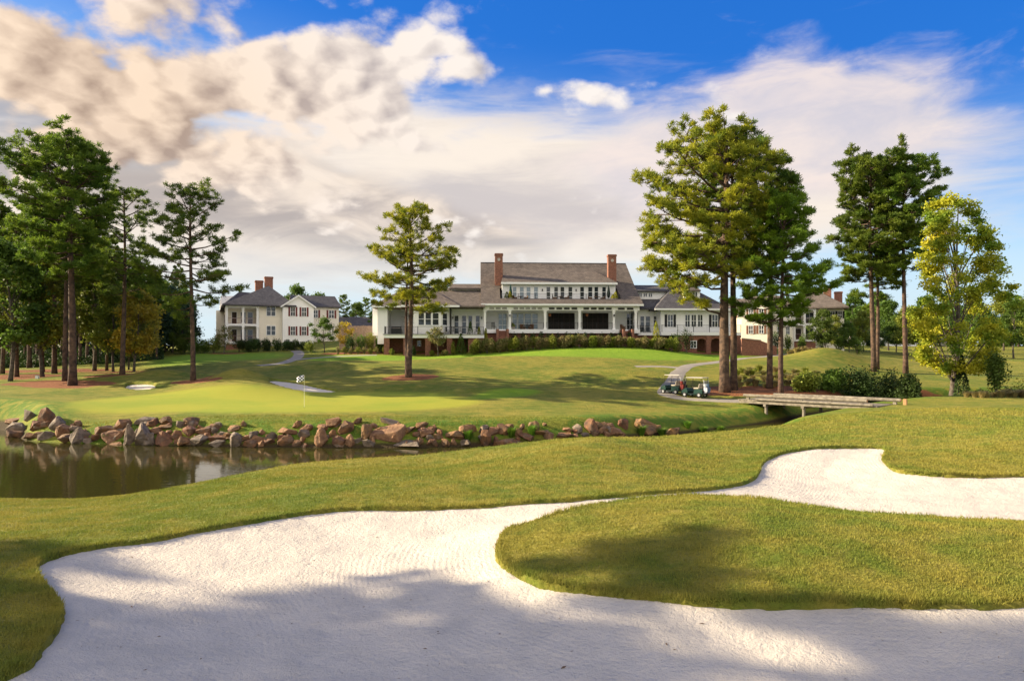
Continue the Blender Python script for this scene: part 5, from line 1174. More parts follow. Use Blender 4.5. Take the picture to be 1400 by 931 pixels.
# ------------------------------------------------------------------ shrubs and beds
def at_px(px, D): x = (px-700)/F*D; return (x, D, gz(x, D)-0.05)
def planting():
    def sh(name, label, lm, px, D, top, w, leaf=0.16, n=1500, group=None, seed=None, cone=False, lump=9, cat='shrub'):
        b = at_px(px, D); h = max(CZ-(top-HY)/F*D-b[2], 0.35); rx = w*D/F/2
        return shrub(name, label, b, lm, seed or int(px*3+D), rx, rx*0.85, h, n, leaf, group, cat, lump, cone)
    # beside the left house
    for px, lb in ((327, 'first dark hedge shrub from the left under the left house porch'), (340, 'dark hedge shrub under the middle column of the left house porch'), (353, 'dark hedge shrub at the right end of the left house porch'), (365, 'dark hedge shrub between the porch and the round bush')):
        sh('hedge_shrub', lb, lf_d, px, 106.3, 460+((px*7)%5)*0.9, 25, n=2200, lump=6)
    sh('round_bush', 'round dark bush before the pale wall of the left house', lf_d, 378, 106, 461, 17, n=1400)
    for px, lb in ((392, 'low dark shrub left under the gable of the left house'), (404, 'low dark shrub under the gable peak of the left house'), (416, 'low dark shrub right under the gable of the left house')): sh('hedge_shrub', lb, lf_d, px, 106.3, 463.5+((px*7)%4)*0.8, 24, n=2000, lump=6)
    for px, lb in ((279, 'green shrub at the far left corner of the left house'), (292, 'lighter shrub left of the small tan tree'), (266, 'shrub left of the left house, right of the airy pine trunk'), (250, 'low shrub just left of the airy pine trunk near the house')): sh('shrub', lb, lf_g if px < 285 else lf_l, px, 105, 458+((px*3)%5), 28, n=2200)
    def small(name, label, lm, px, D, top, w, base=0.35, leaves=2600, leaf=0.2, clump=0.5, seed=None):
        b = at_px(px, D); H_ = CZ-(top-HY)/F*D-b[2]; R = w*D/F/2
        broad_tree(name, label, b, lm, 0, None, barkd, seed=seed or int(px), H=H_, r0=0.07, base=base, shape=[(base, R*0.5), (base+0.25, R), (0.75, R*0.9), (1, R*0.3)], nclump=26, leaves=leaves, leaf=leaf, nlimb=7, clump=clump)
    small('small_tree', 'small thin tan leaved tree at the porch corner of the left house', lf_b, 307, 104, 447, 26, 0.3, 1300)
    small('small_tree', 'small round dark green tree right of the left house', lf_g, 443, 101, 436, 36, 0.3, 4200, seed=77)
    small('small_tree', 'small yellow-brown tree right of the round dark green one', lf_o, 472, 102, 440, 28, 0.25, 2200)
    small('small_tree', 'vase shaped tan tree before the brick base of the clubhouse', lf_b, 598, 95.5, 447, 22, 0.42, 1700)
    sh('shrub', 'bright bush at the foot of the round dark green tree', lf_l, 424, 101, 465, 16, n=900)
    for px, top, m_, lb in ((478, 452, lf_d, 'dark tall bush before the board fence, left'), (493, 455, lf_g, 'green bush before the middle of the board fence'), (507, 451, lf_l, 'yellow-green bush at the right end of the board fence'), (520, 459, lf_g, 'green bush at the left corner of the clubhouse')): sh('shrub', lb, m_, px, 99, top, 22, n=1800)
    for k, px in enumerate(range(462, 534, 9)): sh('low_shrub', 'small yellow-brown mound shrub in the row below the board fence', (lf_b, lf_l)[k % 2], px, 97.3, 473.5, 8.5, 0.13, 420, 'row of mound shrubs below the fence', lump=5)
    # before the clubhouse
    for px, D, top, w, m_, cone, lb in ((630, 96.5, 456, 15, lf_g, True, 'dark conical shrub before the left deck'), (619, 96, 465, 9, lf_l, False, 'small round shrub left of the dark conical shrub'), (643, 98.2, 440, 15, lf_g, True, 'tall conical evergreen at the junction of left deck and main porch'), (655, 97.8, 447, 11, lf_y, True, 'yellow-green conical shrub right of the tall conical evergreen'), (664, 97.6, 449, 9, lf_y, True, 'narrow yellow-green shrub left of the left brick steps'),
                                     (897, 98.0, 440, 15, lf_y, True, 'yellow-green conical shrub between the porch and the right wing'), (922, 96.5, 451, 20, lf_d, False, 'round dark bush before the right brick base'), (939, 96.8, 446, 22, lf_d, False, 'spreading dark shrub right of the round dark bush'), (608, 95.8, 477, 12, lf_b, False, 'low tan shrub right of the vase shaped tree'), (590, 96, 478, 9, lf_l, False, 'low shrub left of the vase shaped tree'), (565, 96, 472, 10, lf_d, False, 'dark low shrub in front of the first brick arch'), (535, 96.4, 476, 10, lf_l, False, 'low green shrub at the left end of the brick base')):
        sh('conical_shrub' if cone else 'shrub', lb, m_, px, D, top, w, 0.16, 1100, cone=cone)
    for k, px in enumerate(range(648, 930, 9)):
        t_ = abs(px-790)/140; sh('hedge_shrub', 'bronze tipped shrub in the long front hedge of the clubhouse', lf_b if k % 3 else lf_l, px, 95.4+0.5*(k % 2)+1.2*(1-t_), 457.5+4.5*t_+(k % 2)*1.6-(px > 690)*1.0, 21, 0.17, 1900, 'front hedge of the clubhouse', seed=400+k % 7, lump=6)
    for k, px in enumerate(range(703, 868, 12)):
        sh('hedge_shrub', 'dark low shrub close under the white edge of the porch', lf_d, px, 98.6, 452.2+(k % 3)*0.8, 16, 0.15, 900, 'dark hedge along the porch', seed=500+k % 5, lump=6)
    for px, top, w, lb in ((1032, 466, 24, 'dark hedge wedge on the slope right of the clubhouse'), (1062, 452, 20, 'dark bush in front of the right cream house'), (1078, 456, 18, 'bush right of the dark bush before the right cream house'), (1096, 455, 18, 'bush under the left of the two-storey porch'), (1124, 452, 20, 'bush right of the two-storey porch'), (1148, 456, 22, 'broad bush far right before the porch house'), (1172, 460, 22, 'bush left of the round headed pine trunk in the distance')): sh('shrub', lb, lf_d if px < 1070 else lf_g, px, 100 if px < 1050 else 110, top, w, 0.2, 900)
    # by the bridge and under the right trees
    for px, D, top, w, m_, lb in ((1106, 61.5, 507, 44, lf_l, 'leafy yellow-green bush at the left of the thicket behind the bridge'), (1140, 62.5, 502, 56, lf_g, 'second bush from the left of the thicket behind the bridge'), (1178, 62, 499, 60, lf_d, 'tall dark bush in the middle of the thicket behind the bridge'), (1216, 60, 501, 56, lf_d, 'dark bush under the twin pine stems behind the bridge'), (1243, 57.5, 508, 40, lf_d, 'dark bush at the right end of the thicket beside the bridge')):
        sh('thicket_bush', lb, m_, px, D, top, w, 0.19, 5200, lump=22)
    sh('conical_shrub', 'dark conical evergreen right of the yellow tree trunk', lf_d, 1315, 63.5, 486, 30, 0.17, 3200, cone=True)
    sh('shrub', 'loose tall shrub under the right side of the yellow tree', lf_g, 1362, 60, 478, 36, 0.2, 2600, lump=16)
    for px, D, top, w, m_, lb in ((1282, 60, 540, 30, lf_d, 'low dark shrub left of the yellow tree trunk'), (1318, 60.5, 544, 18, lf_g, 'low shrub right of the foot of the yellow tree trunk'), (1340, 62, 530, 30, lf_d, 'low dark shrub right of the conical evergreen'), (1385, 62, 525, 40, lf_g, 'bushy shrub at the right edge under the yellow tree'), (1405, 66, 510, 40, lf_l, 'light green shrub cut by the right edge')): sh('shrub', lb, m_, px, D, top, w, 0.17, 1600, lump=12)
    # dry ornamental grasses
    r = random.Random(9); protos = [grass_clump('tan dry grass clump in the bed behind the pine trunks by the bridge', (0, 0, 0), (strawg, lf_l, strawg, lf_b)[k], 60+k, 0.75, 0.55, 260, 'dry grasses behind the bridge pines', wid=0.05) for k in range(4)]
    used = set()
    for D in (65.5, 68, 70.5, 73, 76):
        for px in range(1012, 1130, 10):
            q = px+r.uniform(-4, 4); k = r.randrange(4); o = protos[k] if k not in used else protos[k].copy()
            if k in used: COL.objects.link(o)
            used.add(k); o.location = at_px(q, D+r.uniform(-.8, .8)); o.rotation_euler = (0, 0, r.uniform(0, 6)); sc_ = r.uniform(0.7, 1.15); o.scale = (sc_, sc_, sc_)
    p2 = grass_clump('tan grass clump on the bank right of the clubhouse retaining wall', (0, 0, 0), strawg, 70, 0.8, 0.5, 160, 'dry grasses on the distant bank', wid=0.06); first = True
    for px in range(1078, 1140, 5):
        o = p2 if first else p2.copy()
        if not first: COL.objects.link(o)
        first = False; o.location = at_px(px, 93+r.uniform(-1, 1)+(px-1078)*0.04); o.rotation_euler = (0, 0, r.uniform(0, 6)); s_ = r.uniform(.8, 1.2); o.scale = (s_, s_, s_)
    p3 = grass_clump('tawny grass clump in the rough below the yellow tree', (0, 0, 0), strawg, 71, 0.65, 0.5, 240, 'tawny grasses below the yellow tree', wid=0.04); first = True
    for D in (55.5, 57.5):
        for px in range(1322, 1420, 9):
            o = p3 if first else p3.copy()
            if not first: COL.objects.link(o)
            first = False; o.location = at_px(px+r.uniform(-3, 3), D+r.uniform(-.6, .6)); o.rotation_euler = (0, 0, r.uniform(0, 6)); s_ = r.uniform(.7, 1.2); o.scale = (s_, s_, s_)
    # fresh tufts among the rocks
    for px, py, h, n, lb in ((640, 602, 0.75, 220, 'bright grass tuft between the two square boulders'), (699, 597, 0.7, 200, 'bright grass tuft left of the tan rocks near the bank middle'), (727, 597, 0.85, 240, 'tall bright grass tuft right of the neighbouring tuft at the bank middle'), (877, 596, 0.8, 260, 'bright tuft before the rightmost large boulder'), (905, 598, 0.75, 260, 'bright tuft between the two rightmost boulders'), (985, 590, 0.5, 260, 'bright grass tuft on the far side of the ditch'), (962, 592, 0.55, 240, 'bright grass tuft at the mouth of the ditch'), (170, 606, 0.4, 120, 'small green tuft beside the big dark boulder'), (145, 600, 0.4, 110, 'small green tuft left of the tall triangular boulder'), (940, 585, 0.6, 220, 'green tuft above the rightmost boulder')):
        p = ray(px, py, dmin=36); grass_clump(lb, (p[0], p[1], gz(p[0], p[1])-0.03), reedg, int(px), h, 0.5, n, None, 'tuft', 'tuft', 0.035)
planting()

# ------------------------------------------------------------------ rocks of the bank
def rock_material():
    m = mat('rock', (0.23, 0.112, 0.05), 0.85, color2=(0.08, 0.05, 0.034), scale=2.2, bump=0.06, bscale=7.0, objvar=0.7); nt = m.node_tree; b = nt.nodes['Principled BSDF']
    tc = nt.nodes.new('ShaderNodeTexCoord').outputs['Object']; old = b.inputs['Base Color'].links[0].from_socket
    c = mixc(nt, noise(nt, tc, 5.0, 5, 0.7).smooth(0.55, 0.72)*0.7, old, (0.05, 0.038, 0.03)); c = mixc(nt, noise(nt, tc, 1.4, 3, 0.6).smooth(0.55, 0.7)*0.5, c, (0.26, 0.18, 0.115))
    rd = S(nt, node(nt, 'ShaderNodeObjectInfo').outputs['Random'])
    c = mixc(nt, rd.smooth(0.76, 0.84)*0.7, c, mixc(nt, noise(nt, tc, 3.0, 4, 0.6).smooth(0.35, 0.65), (0.19, 0.165, 0.14), (0.08, 0.07, 0.062)))
    c = mixc(nt, rd.smooth(0.30, 0.18)*0.65, c, mixc(nt, noise(nt, tc, 3.0, 4, 0.6).smooth(0.35, 0.65), (0.33, 0.20, 0.10), (0.17, 0.09, 0.045)))
    nt.links.new(c.k, b.inputs['Base Color']); return m
rockm = rock_material()
def rock_mesh(w, h, d, seed, kind=''):
    r = random.Random(seed); bm = bmesh.new()
    for k in range(15):
        p = Vector((r.gauss(0, 1), r.gauss(0, 1), r.gauss(0, 1))).normalized()
        q = max(abs(p.x), abs(p.y), abs(p.z)); p = p*(0.45+0.55/q*r.uniform(0.62, 0.9)) if kind != 'slab' else p/q*r.uniform(.85, 1)
        x, y, z = p.x*w*0.5, p.y*d*0.5, p.z*h*0.5
        if kind == 'wedge': x += (z/h)*w*0.25; x *= 1-0.75*max(z/h+0.3, 0); y *= 1-0.5*max(z/h+.2, 0)
        bm.verts.new((x, y, z))
    if kind == 'wedge': bm.verts.new((-w*0.02, 0, h*0.5))
    g = bmesh.ops.convex_hull(bm, input=bm.verts); bmesh.ops.delete(bm, geom=[v for v in g['geom_interior'] if isinstance(v, bmesh.types.BMVert)], context='VERTS')
    bmesh.ops.delete(bm, geom=[v for v in bm.verts if not v.link_faces], context='VERTS')
    bmesh.ops.bevel(bm, geom=list(bm.edges), offset=min(w, h)*0.045, segments=1, affect='EDGES', clamp_overlap=True)
    bmesh.ops.triangulate(bm, faces=bm.faces); bmesh.ops.subdivide_edges(bm, edges=[e_ for e_ in bm.edges if e_.calc_length() > min(w, h)*0.2], cuts=1, use_grid_fill=True)
    s = min(w, h)
    for v in bm.verts: v.co += Vector((r.gauss(0, 1), r.gauss(0, 1), r.gauss(0, 1)))*s*0.012
    me = bpy.data.meshes.new('boulder'); bm.to_mesh(me); bm.free(); me.materials.append(rockm); return me
def rocks():
    A = lambda L: [(cx/4, 480+b/4, w/4, h/4) for cx, b, w, h in L]
    L1 = A([(60,545,130,70),(70,400,90,50),(90,460,110,100),(150,380,100,90),(190,440,110,80),(240,400,140,130),(300,430,110,120),(170,480,130,50),(250,480,80,60),(345,540,150,70),(330,460,120,90),(430,500,150,120),(500,510,100,70),(560,460,150,80),(600,490,170,70),(640,520,90,40),(660,430,120,80),(800,520,120,110),(885,520,150,110),(780,400,90,60),(830,410,80,60),(900,400,110,60),(1030,410,130,70),(1035,460,90,70),(965,480,60,70),(1000,520,90,80),(1085,530,150,90),(1175,530,100,60),(1180,500,90,60),(1130,450,100,70),(1280,540,130,110),(1365,540,90,60),(900,430,70,40),(480,540,90,40),(1350,500,80,60)])
    L2 = [(330+cx/4, 480+b/4, w/4, h/4) for cx, b, w, h in [(110,545,60,50),(70,480,120,60),(150,500,100,90),(245,470,110,70),(240,540,130,90),(350,440,80,60),(300,520,70,50),(340,480,100,70),(345,535,50,30),(440,440,70,60),(500,420,90,80),(430,470,60,60),(495,475,60,70),(530,515,70,90),(530,535,110,40),(590,515,80,90),(635,400,70,50),(680,480,110,110),(690,525,120,60),(810,400,90,50),(860,435,60,60),(925,450,100,60),(1005,470,130,70),(970,510,60,40),(1035,515,50,50),(1085,470,70,60),(1115,520,70,60),(1165,485,100,80),(1230,520,100,50),(1325,460,100,80),(1310,440,60,50),(1390,520,40,80),(1385,460,60,70)]]
    L3 = [(640+cx/3.889, 500+b/3.889, w/3.889, h/3.889) for cx, b, w, h in [(85,420,110,90),(185,365,130,80),(180,430,110,60),(240,435,140,50),(270,375,70,60),(300,390,90,50),(350,350,100,80),(390,390,90,70),(430,400,100,60),(510,390,130,50),(585,360,80,70),(655,355,100,100),(715,350,90,70),(775,375,130,70),(830,335,90,80),(1010,345,60,40),(620,380,60,40)]]
    rq = random.Random(44)
    L4 = [(x_, 583+rq.uniform(0, 27)*(1 if 180 < x_ < 640 else .75), rq.uniform(9, 19), rq.uniform(8, 15)) for x_ in (rq.uniform(40, 880) for _ in range(115))]
    marks = [  # boulders that stand out
        (175, 610, 24, 40, 'wedge', 'tall pale triangular boulder at the waterline, its bright face to the left'), (192, 610, 42, 46, '', 'big dark boulder leaning on the tall triangular boulder'),
        (438, 613, 32, 36, 'wedge', 'tan pyramid shaped boulder at the waterline right of the flagstick'), (472, 594, 26, 25, '', 'tan cube shaped boulder in the upper row right of the flagstick'),
        (528, 601, 46, 33, 'slab', 'largest tan block high in the middle of the bank'), (545, 610, 56, 12, 'slab', 'long flat grey slab lying at the waterline in the middle of the bank'),
        (640, 596, 25, 25, 'slab', 'square brown boulder above the first bright grass tuft'), (662, 611, 32, 33, '', 'rounded brown boulder at the waterline right of the first bright tuft'),
        (882, 592, 40, 27, '', 'large reddish boulder second from the right end of the bank'), (921, 602, 30, 22, '', 'reddish boulder at the right end of the bank by the ditch')]
    pl = []
    for cx, b, w, h, kd, lb in marks: pl.append((cx, b, w, h, kd, lb))
    for cx, b, w, h in L1+L2+L3+L4: pl.append((cx, b, w, h, '', None))
    lmk = [(0, 'left end of the bank'), (175, 'tall triangular boulder'), (438, 'tan pyramid boulder'), (528, 'largest tan block'), (640, 'square brown boulder'), (882, 'large reddish boulder'), (960, '')]
    count = {}
    rr = random.Random(2)
    for i, (cx, b, w, h, kd, lb) in enumerate(sorted(pl)):
        p = ray(cx, min(b, 611 if cx > 150 else 606), dmin=34.5 if cx < 600 else 36.5)
        if p[2] > 4: continue
        x, D = p[0], p[1]; W, Hh = px_h(w, D)*rr.uniform(.85, 1.1), px_h(h, D)*0.92; dpt = max(W*0.75, Hh*0.7)*rr.uniform(0.8, 1.1)
        kd = kd or (rr.choice(('', '', 'slab', 'slab')) if w < 30 else ''); me = rock_mesh(W*0.92*(1.25 if kd == 'slab' else 1), Hh*(0.9 if kd == 'slab' else 1.12), dpt, 900+i, kd)
        o = bpy.data.objects.new('boulder', me); COL.objects.link(o)
        zz = max(gz(x, D), -0.12); o.location = (x, D+dpt*0.25, zz+Hh*0.30); o.rotation_euler = (rr.uniform(-.12, .12), rr.uniform(-.18, .18), rr.uniform(-.4, .4) if kd else rr.uniform(0, 6.28))
        if not lb:
            row = 'waterline' if b > 603 else ('middle' if b > 590 else 'top'); j = max(k for k in range(6) if lmk[k][0] <= cx)
            count[(row, j)] = n = count.get((row, j), 0)+1
            size = 'small' if w < 17 else ('broad' if w > 1.8*h else ('large' if w > 27 else 'medium'))
            lb = f'{size} boulder in the {row} row, {ORD[n] if n < 21 else "last"} right of the {lmk[j][1]}'
        tag(o, lb, 'boulder', 'boulders of the pond bank')
rocks()

# ------------------------------------------------------------------ paths
concrete = mat('path_concrete', (0.27, 0.24, 0.20), 0.9, color2=(0.20, 0.18, 0.155), scale=1.2, bump=0.01, bscale=30)
def ribbon(name, pts, w, m, lift=0.035):
    c = catmull(pts, 10, closed=False); t = np.gradient(c, axis=0); t /= np.linalg.norm(t, axis=1, keepdims=True)+1e-9; n = np.stack([-t[:, 1], t[:, 0]], -1)
    o = np.linspace(-0.5, 0.5, 5)*w; X = c[:, 0:1]+n[:, 0:1]*o; Y = c[:, 1:2]+n[:, 1:2]*o
    Z = ground(X.ravel(), Y.ravel()).reshape(X.shape)+lift; Z[:, 0] -= 0.10; Z[:, -1] -= 0.10
    ob = grid_mesh(name, X, Y, Z, None, m); ob['kind'] = 'structure'; return ob
BR_A, BR_B, BR_Z = np.array([19.9, 57.6]), np.array([27.2, 49.4]), 1.72
def g2(*l): return [ray(px, py, dmin=45)[:2] for px, py in l]
ribbon('cart_path', g2((1075, 484.5), (1030, 489), (985, 494.5), (945, 499.5), (932, 506), (924, 516), (913, 530), (912, 539), (935, 545))+[(17.0, 58.2), tuple(BR_A-np.array([0.1, -0.1]))], 2.3, concrete)
ribbon('cart_path', g2((868, 501), (900, 501), (934, 503.5)), 1.8, concrete, 0.028)
ribbon('cart_path', g2((352, 500), (385, 496.5), (404, 490), (409, 483), (404, 479.5)), 2.2, concrete)
ribbon('cart_path', g2((400, 492.5), (430, 489.5), (470, 487), (515, 485.5)), 2.0, concrete, 0.028)

# ------------------------------------------------------------------ bridge, flags, carts
plank = mat('bridge_timber', (0.22, 0.195, 0.15), 0.85, color2=(0.11, 0.095, 0.075), scale=3.5, bump=0.02, bscale=12)
logend = mat('log_end', (0.40, 0.22, 0.10), 0.8, var=0.3)
def bridge():
    d = BR_B-BR_A; L = float(np.linalg.norm(d)); rot = math.atan2(d[1], d[0])
    t = thing('footbridge', 'low weathered timber cart bridge with round log guard rails across the ditch', 'bridge', (BR_A[0], BR_A[1], BR_Z), rot)
    mb = MB(); r = random.Random(3); n = int(L/0.2)
    for k in range(n): mb.box(k*0.2+0.006, k*0.2+0.194, -1.6+r.uniform(-.03, .03), 1.6+r.uniform(-.03, .03), -0.10, -0.02+r.uniform(-.004, .004))
    mb.build('deck', plank, t)
    for y in (-1.5, 0, 1.5): MB().box(0.1, L-0.1, y-0.09, y+0.09, -0.32, -0.102).build('beam', plank, t)
    for y in (-1.38, 1.38):
        a0, a1 = (0.4, L-0.9) if y < 0 else (1.6, L+0.4)
        lg = MB().tube([(a0, y, 0.30), ((a0+a1)/2, y, 0.31), (a1, y, 0.30)], [0.13, 0.135, 0.13], 12).build('guard_log', plank, t, smooth=False)
        MB().cyl((a1+0.001, y, 0.30), 0.12, 0.015, 12, 'x').build('log_end', logend, lg)
        for k in range(5): q = a0+0.4+(a1-a0-0.8)*k/4; MB().box(q-0.12, q+0.12, y-0.10, y+0.10, -0.018, 0.15).build('rail_block', plank, t)
    MB().tube([(L*0.15, -1.66, 0.02), (L-0.4, -1.66, 0.02)], 0.09, 10).build('kerb_log', plank, t)
    for f in (0.22, 0.5, 0.78):
        for y in (-1.45, 1.45): MB().cyl((L*f, y, -2.4), 0.13, 2.0, 10).build('post', plank, t)
        MB().box(L*f-0.11, L*f+0.11, -1.75, 1.75, -0.5, -0.325).build('cap_beam', plank, t)
    MB().box(L+0.6, L+0.82, 1.2, 1.42, -0.6, 0.42).build('end_post', logend, t)
bridge()
poleM = mat('flag_pole', (0.72, 0.72, 0.50), 0.4)
def checker():
    m = mat('checked_flag', (0.8, 0.8, 0.8), 0.7); nt = m.node_tree; tc = nt.nodes.new('ShaderNodeTexCoord').outputs['Object']
    mp = node(nt, 'ShaderNodeMapping', {'Vector': tc, 'Location': (0.011, 0.5, 0.013), 'Scale': (1, 0.001, 1)})
    c = node(nt, 'ShaderNodeTexChecker', {'Vector': mp.outputs[0], 'Color1': (0.82, 0.83, 0.85, 1), 'Color2': (0.02, 0.03, 0.06, 1), 'Scale': 9.0}); nt.links.new(c.outputs[0], nt.nodes['Principled BSDF'].inputs['Base Color']); return m
flagM = checker()
def flagstick(px, D, h, fm, label, side=-1):
    b = at_px(px, D); t = thing('flagstick', label, 'golf flag', (b[0], b[1], b[2]+0.05))
    MB().tube([(0, 0, -0.1), (0, 0, h)], [0.014, 0.011], 8).build('pole', poleM, t)
    n, mvs = 8, MB()
    for i in range(n+1):
        for j in range(4):
            u = i/n; v = j/3; mvs.v.append((side*(0.02+u*0.52), 0.10*math.sin(u*7)*u, h-0.02-v*0.42-u*u*0.14+0.03*math.sin(u*5+v*2)))
    for i in range(n):
        for j in range(3): a0 = i*4+j; mvs.f.append((a0, a0+1, a0+5, a0+4))
    o = mvs.build('flag', fm, t, smooth=True); md = o.modifiers.new('cloth', 'SOLIDIFY'); md.thickness = 0.004
    MB().cyl((0, 0, 0.001), 0.055, 0.006, 14).build('cup', iron, t)
flagstick(416, 48.2, 2.25, flagM, 'flagstick with dark and white checked flag on the bright near green')
flagstick(1276, 112, 2.2, mat('white_flag', (0.75, 0.75, 0.75), 0.7), 'tiny far flagstick on the distant right green behind the yellow tree')

cartg = mat('cart_green', (0.006, 0.032, 0.024), 0.3, spec=0.5); cartw = mat('cart_roof', (0.45, 0.42, 0.37), 0.45); vinyl = mat('beige_vinyl', (0.42, 0.37, 0.29), 0.7, var=0.15); rubber = mat('tyre_rubber', (0.015, 0.015, 0.016), 0.85)
steel = mat('grey_metal', (0.42, 0.43, 0.44), 0.35, metal=0.7); bagb = mat('blue_bag', (0.10, 0.16, 0.26), 0.7, var=0.3, scale=6); bagr = mat('red_bag', (0.22, 0.03, 0.025), 0.7, var=0.3, scale=6); bagk = mat('black_bag', (0.02, 0.02, 0.025), 0.7, var=0.3); bagw = mat('white_bag', (0.60, 0.62, 0.66), 0.6, var=0.2); clear = mat('windscreen', (0.35, 0.40, 0.42), 0.1, spec=0.6)
def golf_cart(px, D, rot, label):
    """built nose towards +x; 2.4 m long, 1.2 m wide"""
    b = at_px(px, D); t = thing('golf_cart', label, 'golf cart', (b[0], b[1], b[2]+0.09), rot); t.scale = (0.92, 0.92, 0.92)
    def side_panel(pts, y0, y1): return MB().prism([(x, y0, z) for x, z in pts], (0, y1-y0, 0))
    body = side_panel([(-1.05, 0.30), (-1.05, 0.72), (-0.55, 0.78), (-0.15, 0.74), (-0.10, 0.32)], -0.56, 0.56)
    body.prism([(x, -0.56, z) for x, z in [(0.55, 0.30), (0.50, 0.55), (0.62, 0.82), (0.80, 0.84), (1.18, 0.62), (1.24, 0.34)]], (0, 1.12, 0)); body.box(-1.0, 1.1, -0.54, 0.54, 0.24, 0.31)
    body.build('body', cartg, t, bevel=0.04)
    MB().box(-0.16, 0.58, -0.52, 0.52, 0.311, 0.335).build('floor_mat', rubber, t)
    MB().box(-0.62, -0.08, -0.52, 0.52, 0.785, 0.90).build('seat', vinyl, t, bevel=0.03)
    MB().prism([(-0.66, -0.52, 0.93), (-0.58, -0.52, 0.93), (-0.68, -0.52, 1.28), (-0.76, -0.52, 1.28)], (0, 1.04, 0)).build('backrest', vinyl, t, bevel=0.02)
    MB().box(-1.10, 0.72, -0.58, 0.58, 1.80, 1.86).build('roof', cartw, t, bevel=0.025)
    for y in (-0.53, 0.53):
        MB().tube([(0.80, y, 0.82), (0.60, y, 1.80)], 0.022, 6).build('roof_post', iron, t); MB().tube([(-0.80, y, 0.74), (-0.98, y, 1.80)], 0.022, 6).build('roof_post', iron, t)
    MB().prism([(0.79, -0.50, 0.86), (0.81, -0.50, 0.86), (0.63, -0.50, 1.76), (0.61, -0.50, 1.76)], (0, 1.0, 0)).build('windscreen_frame', iron, t) if False else None
    MB().tube([(0.62, -0.28, 0.72), (0.36, -0.28, 1.02)], 0.02, 6).build('steering_column', iron, t)
    sw = MB(); ring = [(0.34+0.11*math.cos(q), -0.28+0.18*math.sin(q), 1.04+0.12*math.cos(q)) for q in np.linspace(0, 2*math.pi, 19)]; sw.tube(ring, 0.016, 6, cap=False); sw.build('steering_wheel', iron, t)
    for x in (-0.72, 0.82):
        for y in (-0.54, 0.54):
            w = thing('wheel', '', '', (x, y, 0.22)); del w['label'], w['category']; w.parent = t
            MB().tube([(0, -0.09, 0), (0, -0.07, 0), (0, 0.07, 0), (0, 0.09, 0)], [0.17, 0.225, 0.225, 0.17], 18).build('tyre', rubber, w, smooth=False); MB().cyl((0, -0.10, 0), 0.12, 0.20, 14, 'y').build('rim', steel, w)
    for y in (-0.38, 0.38): MB().cyl((1.185, y, 0.56), 0.07, 0.03, 12, 'x').build('headlight', cartw, t); MB().box(-1.075, -1.052, y-0.08, y+0.08, 0.58, 0.66).build('tail_light', redsh, t)
    MB().box(-1.34, -1.052, -0.50, 0.50, 0.36, 0.40).build('bag_rack', iron, t); MB().box(-1.12, -1.06, -0.52, 0.52, 1.02, 1.06).build('bag_rail', iron, t)
    return t
def golf_bag(cart, y, m, label):
    c, s_ = math.cos(cart.rotation_euler[2]), math.sin(cart.rotation_euler[2]); lx = -1.20*0.92; y *= 0.92
    t = thing('golf_bag', label, 'golf bag', (cart.location[0]+lx*c-y*s_, cart.location[1]+lx*s_+y*c, cart.location[2]+0.370), cart.rotation_euler[2]); t.scale = (0.92, 0.92, 0.92)
    MB().tube([(-0.02, 0, 0), (-0.01, 0, 0.05), (0.05, 0, 0.60), (0.075, 0, 0.86)], [0.12, 0.14, 0.13, 0.15], 12).build('bag', m, t)
    MB().box(-0.20, -0.08, -0.10, 0.10, 0.12, 0.52).build('pocket', m, t, bevel=0.02)
    r = random.Random(int(y*100)+5)
    for k in range(7):
        q = r.uniform(0, 6.28); x0, y0 = 0.075+0.08*math.cos(q), 0.08*math.sin(q); hh = r.uniform(1.0, 1.2)
        cl = MB().tube([(x0, y0, 0.80), (x0*1.2+0.01, y0*1.3, hh)], 0.010, 5); cl.box(x0*1.2-0.04, x0*1.2+0.05, y0*1.3-0.02, y0*1.3+0.02, hh, hh+0.05); cl.build('club', steel, t)
    return t
def carts():
    c1 = golf_cart(921, 61.6, math.radians(128), 'dark green golf cart with beige roof on the left of the parked pair')
    c2 = golf_cart(951, 59.6, math.radians(133), 'dark green golf cart with beige roof on the right, nearer the pine trunks')
    golf_bag(c1, 0.24, bagr, 'dark red golf bag on the back of the left cart'); golf_bag(c1, -0.24, bagk, 'black golf bag on the back of the left cart')
    golf_bag(c2, 0.24, bagw, 'white golf bag strapped behind the right cart'); golf_bag(c2, -0.24, bagb, 'blue golf bag strapped behind the right cart')
    b = at_px(51, 72); t = thing('yardage_marker', 'small white marker box on the pine straw near the left edge', 'marker', (b[0], b[1], b[2]+.03)); MB().box(-.16, .16, -.12, .12, 0, .34).build('box', trim, t, bevel=.02); MB().box(-.18, .18, -.14, .14, .341, .39).build('lid', greycush, t)
carts()

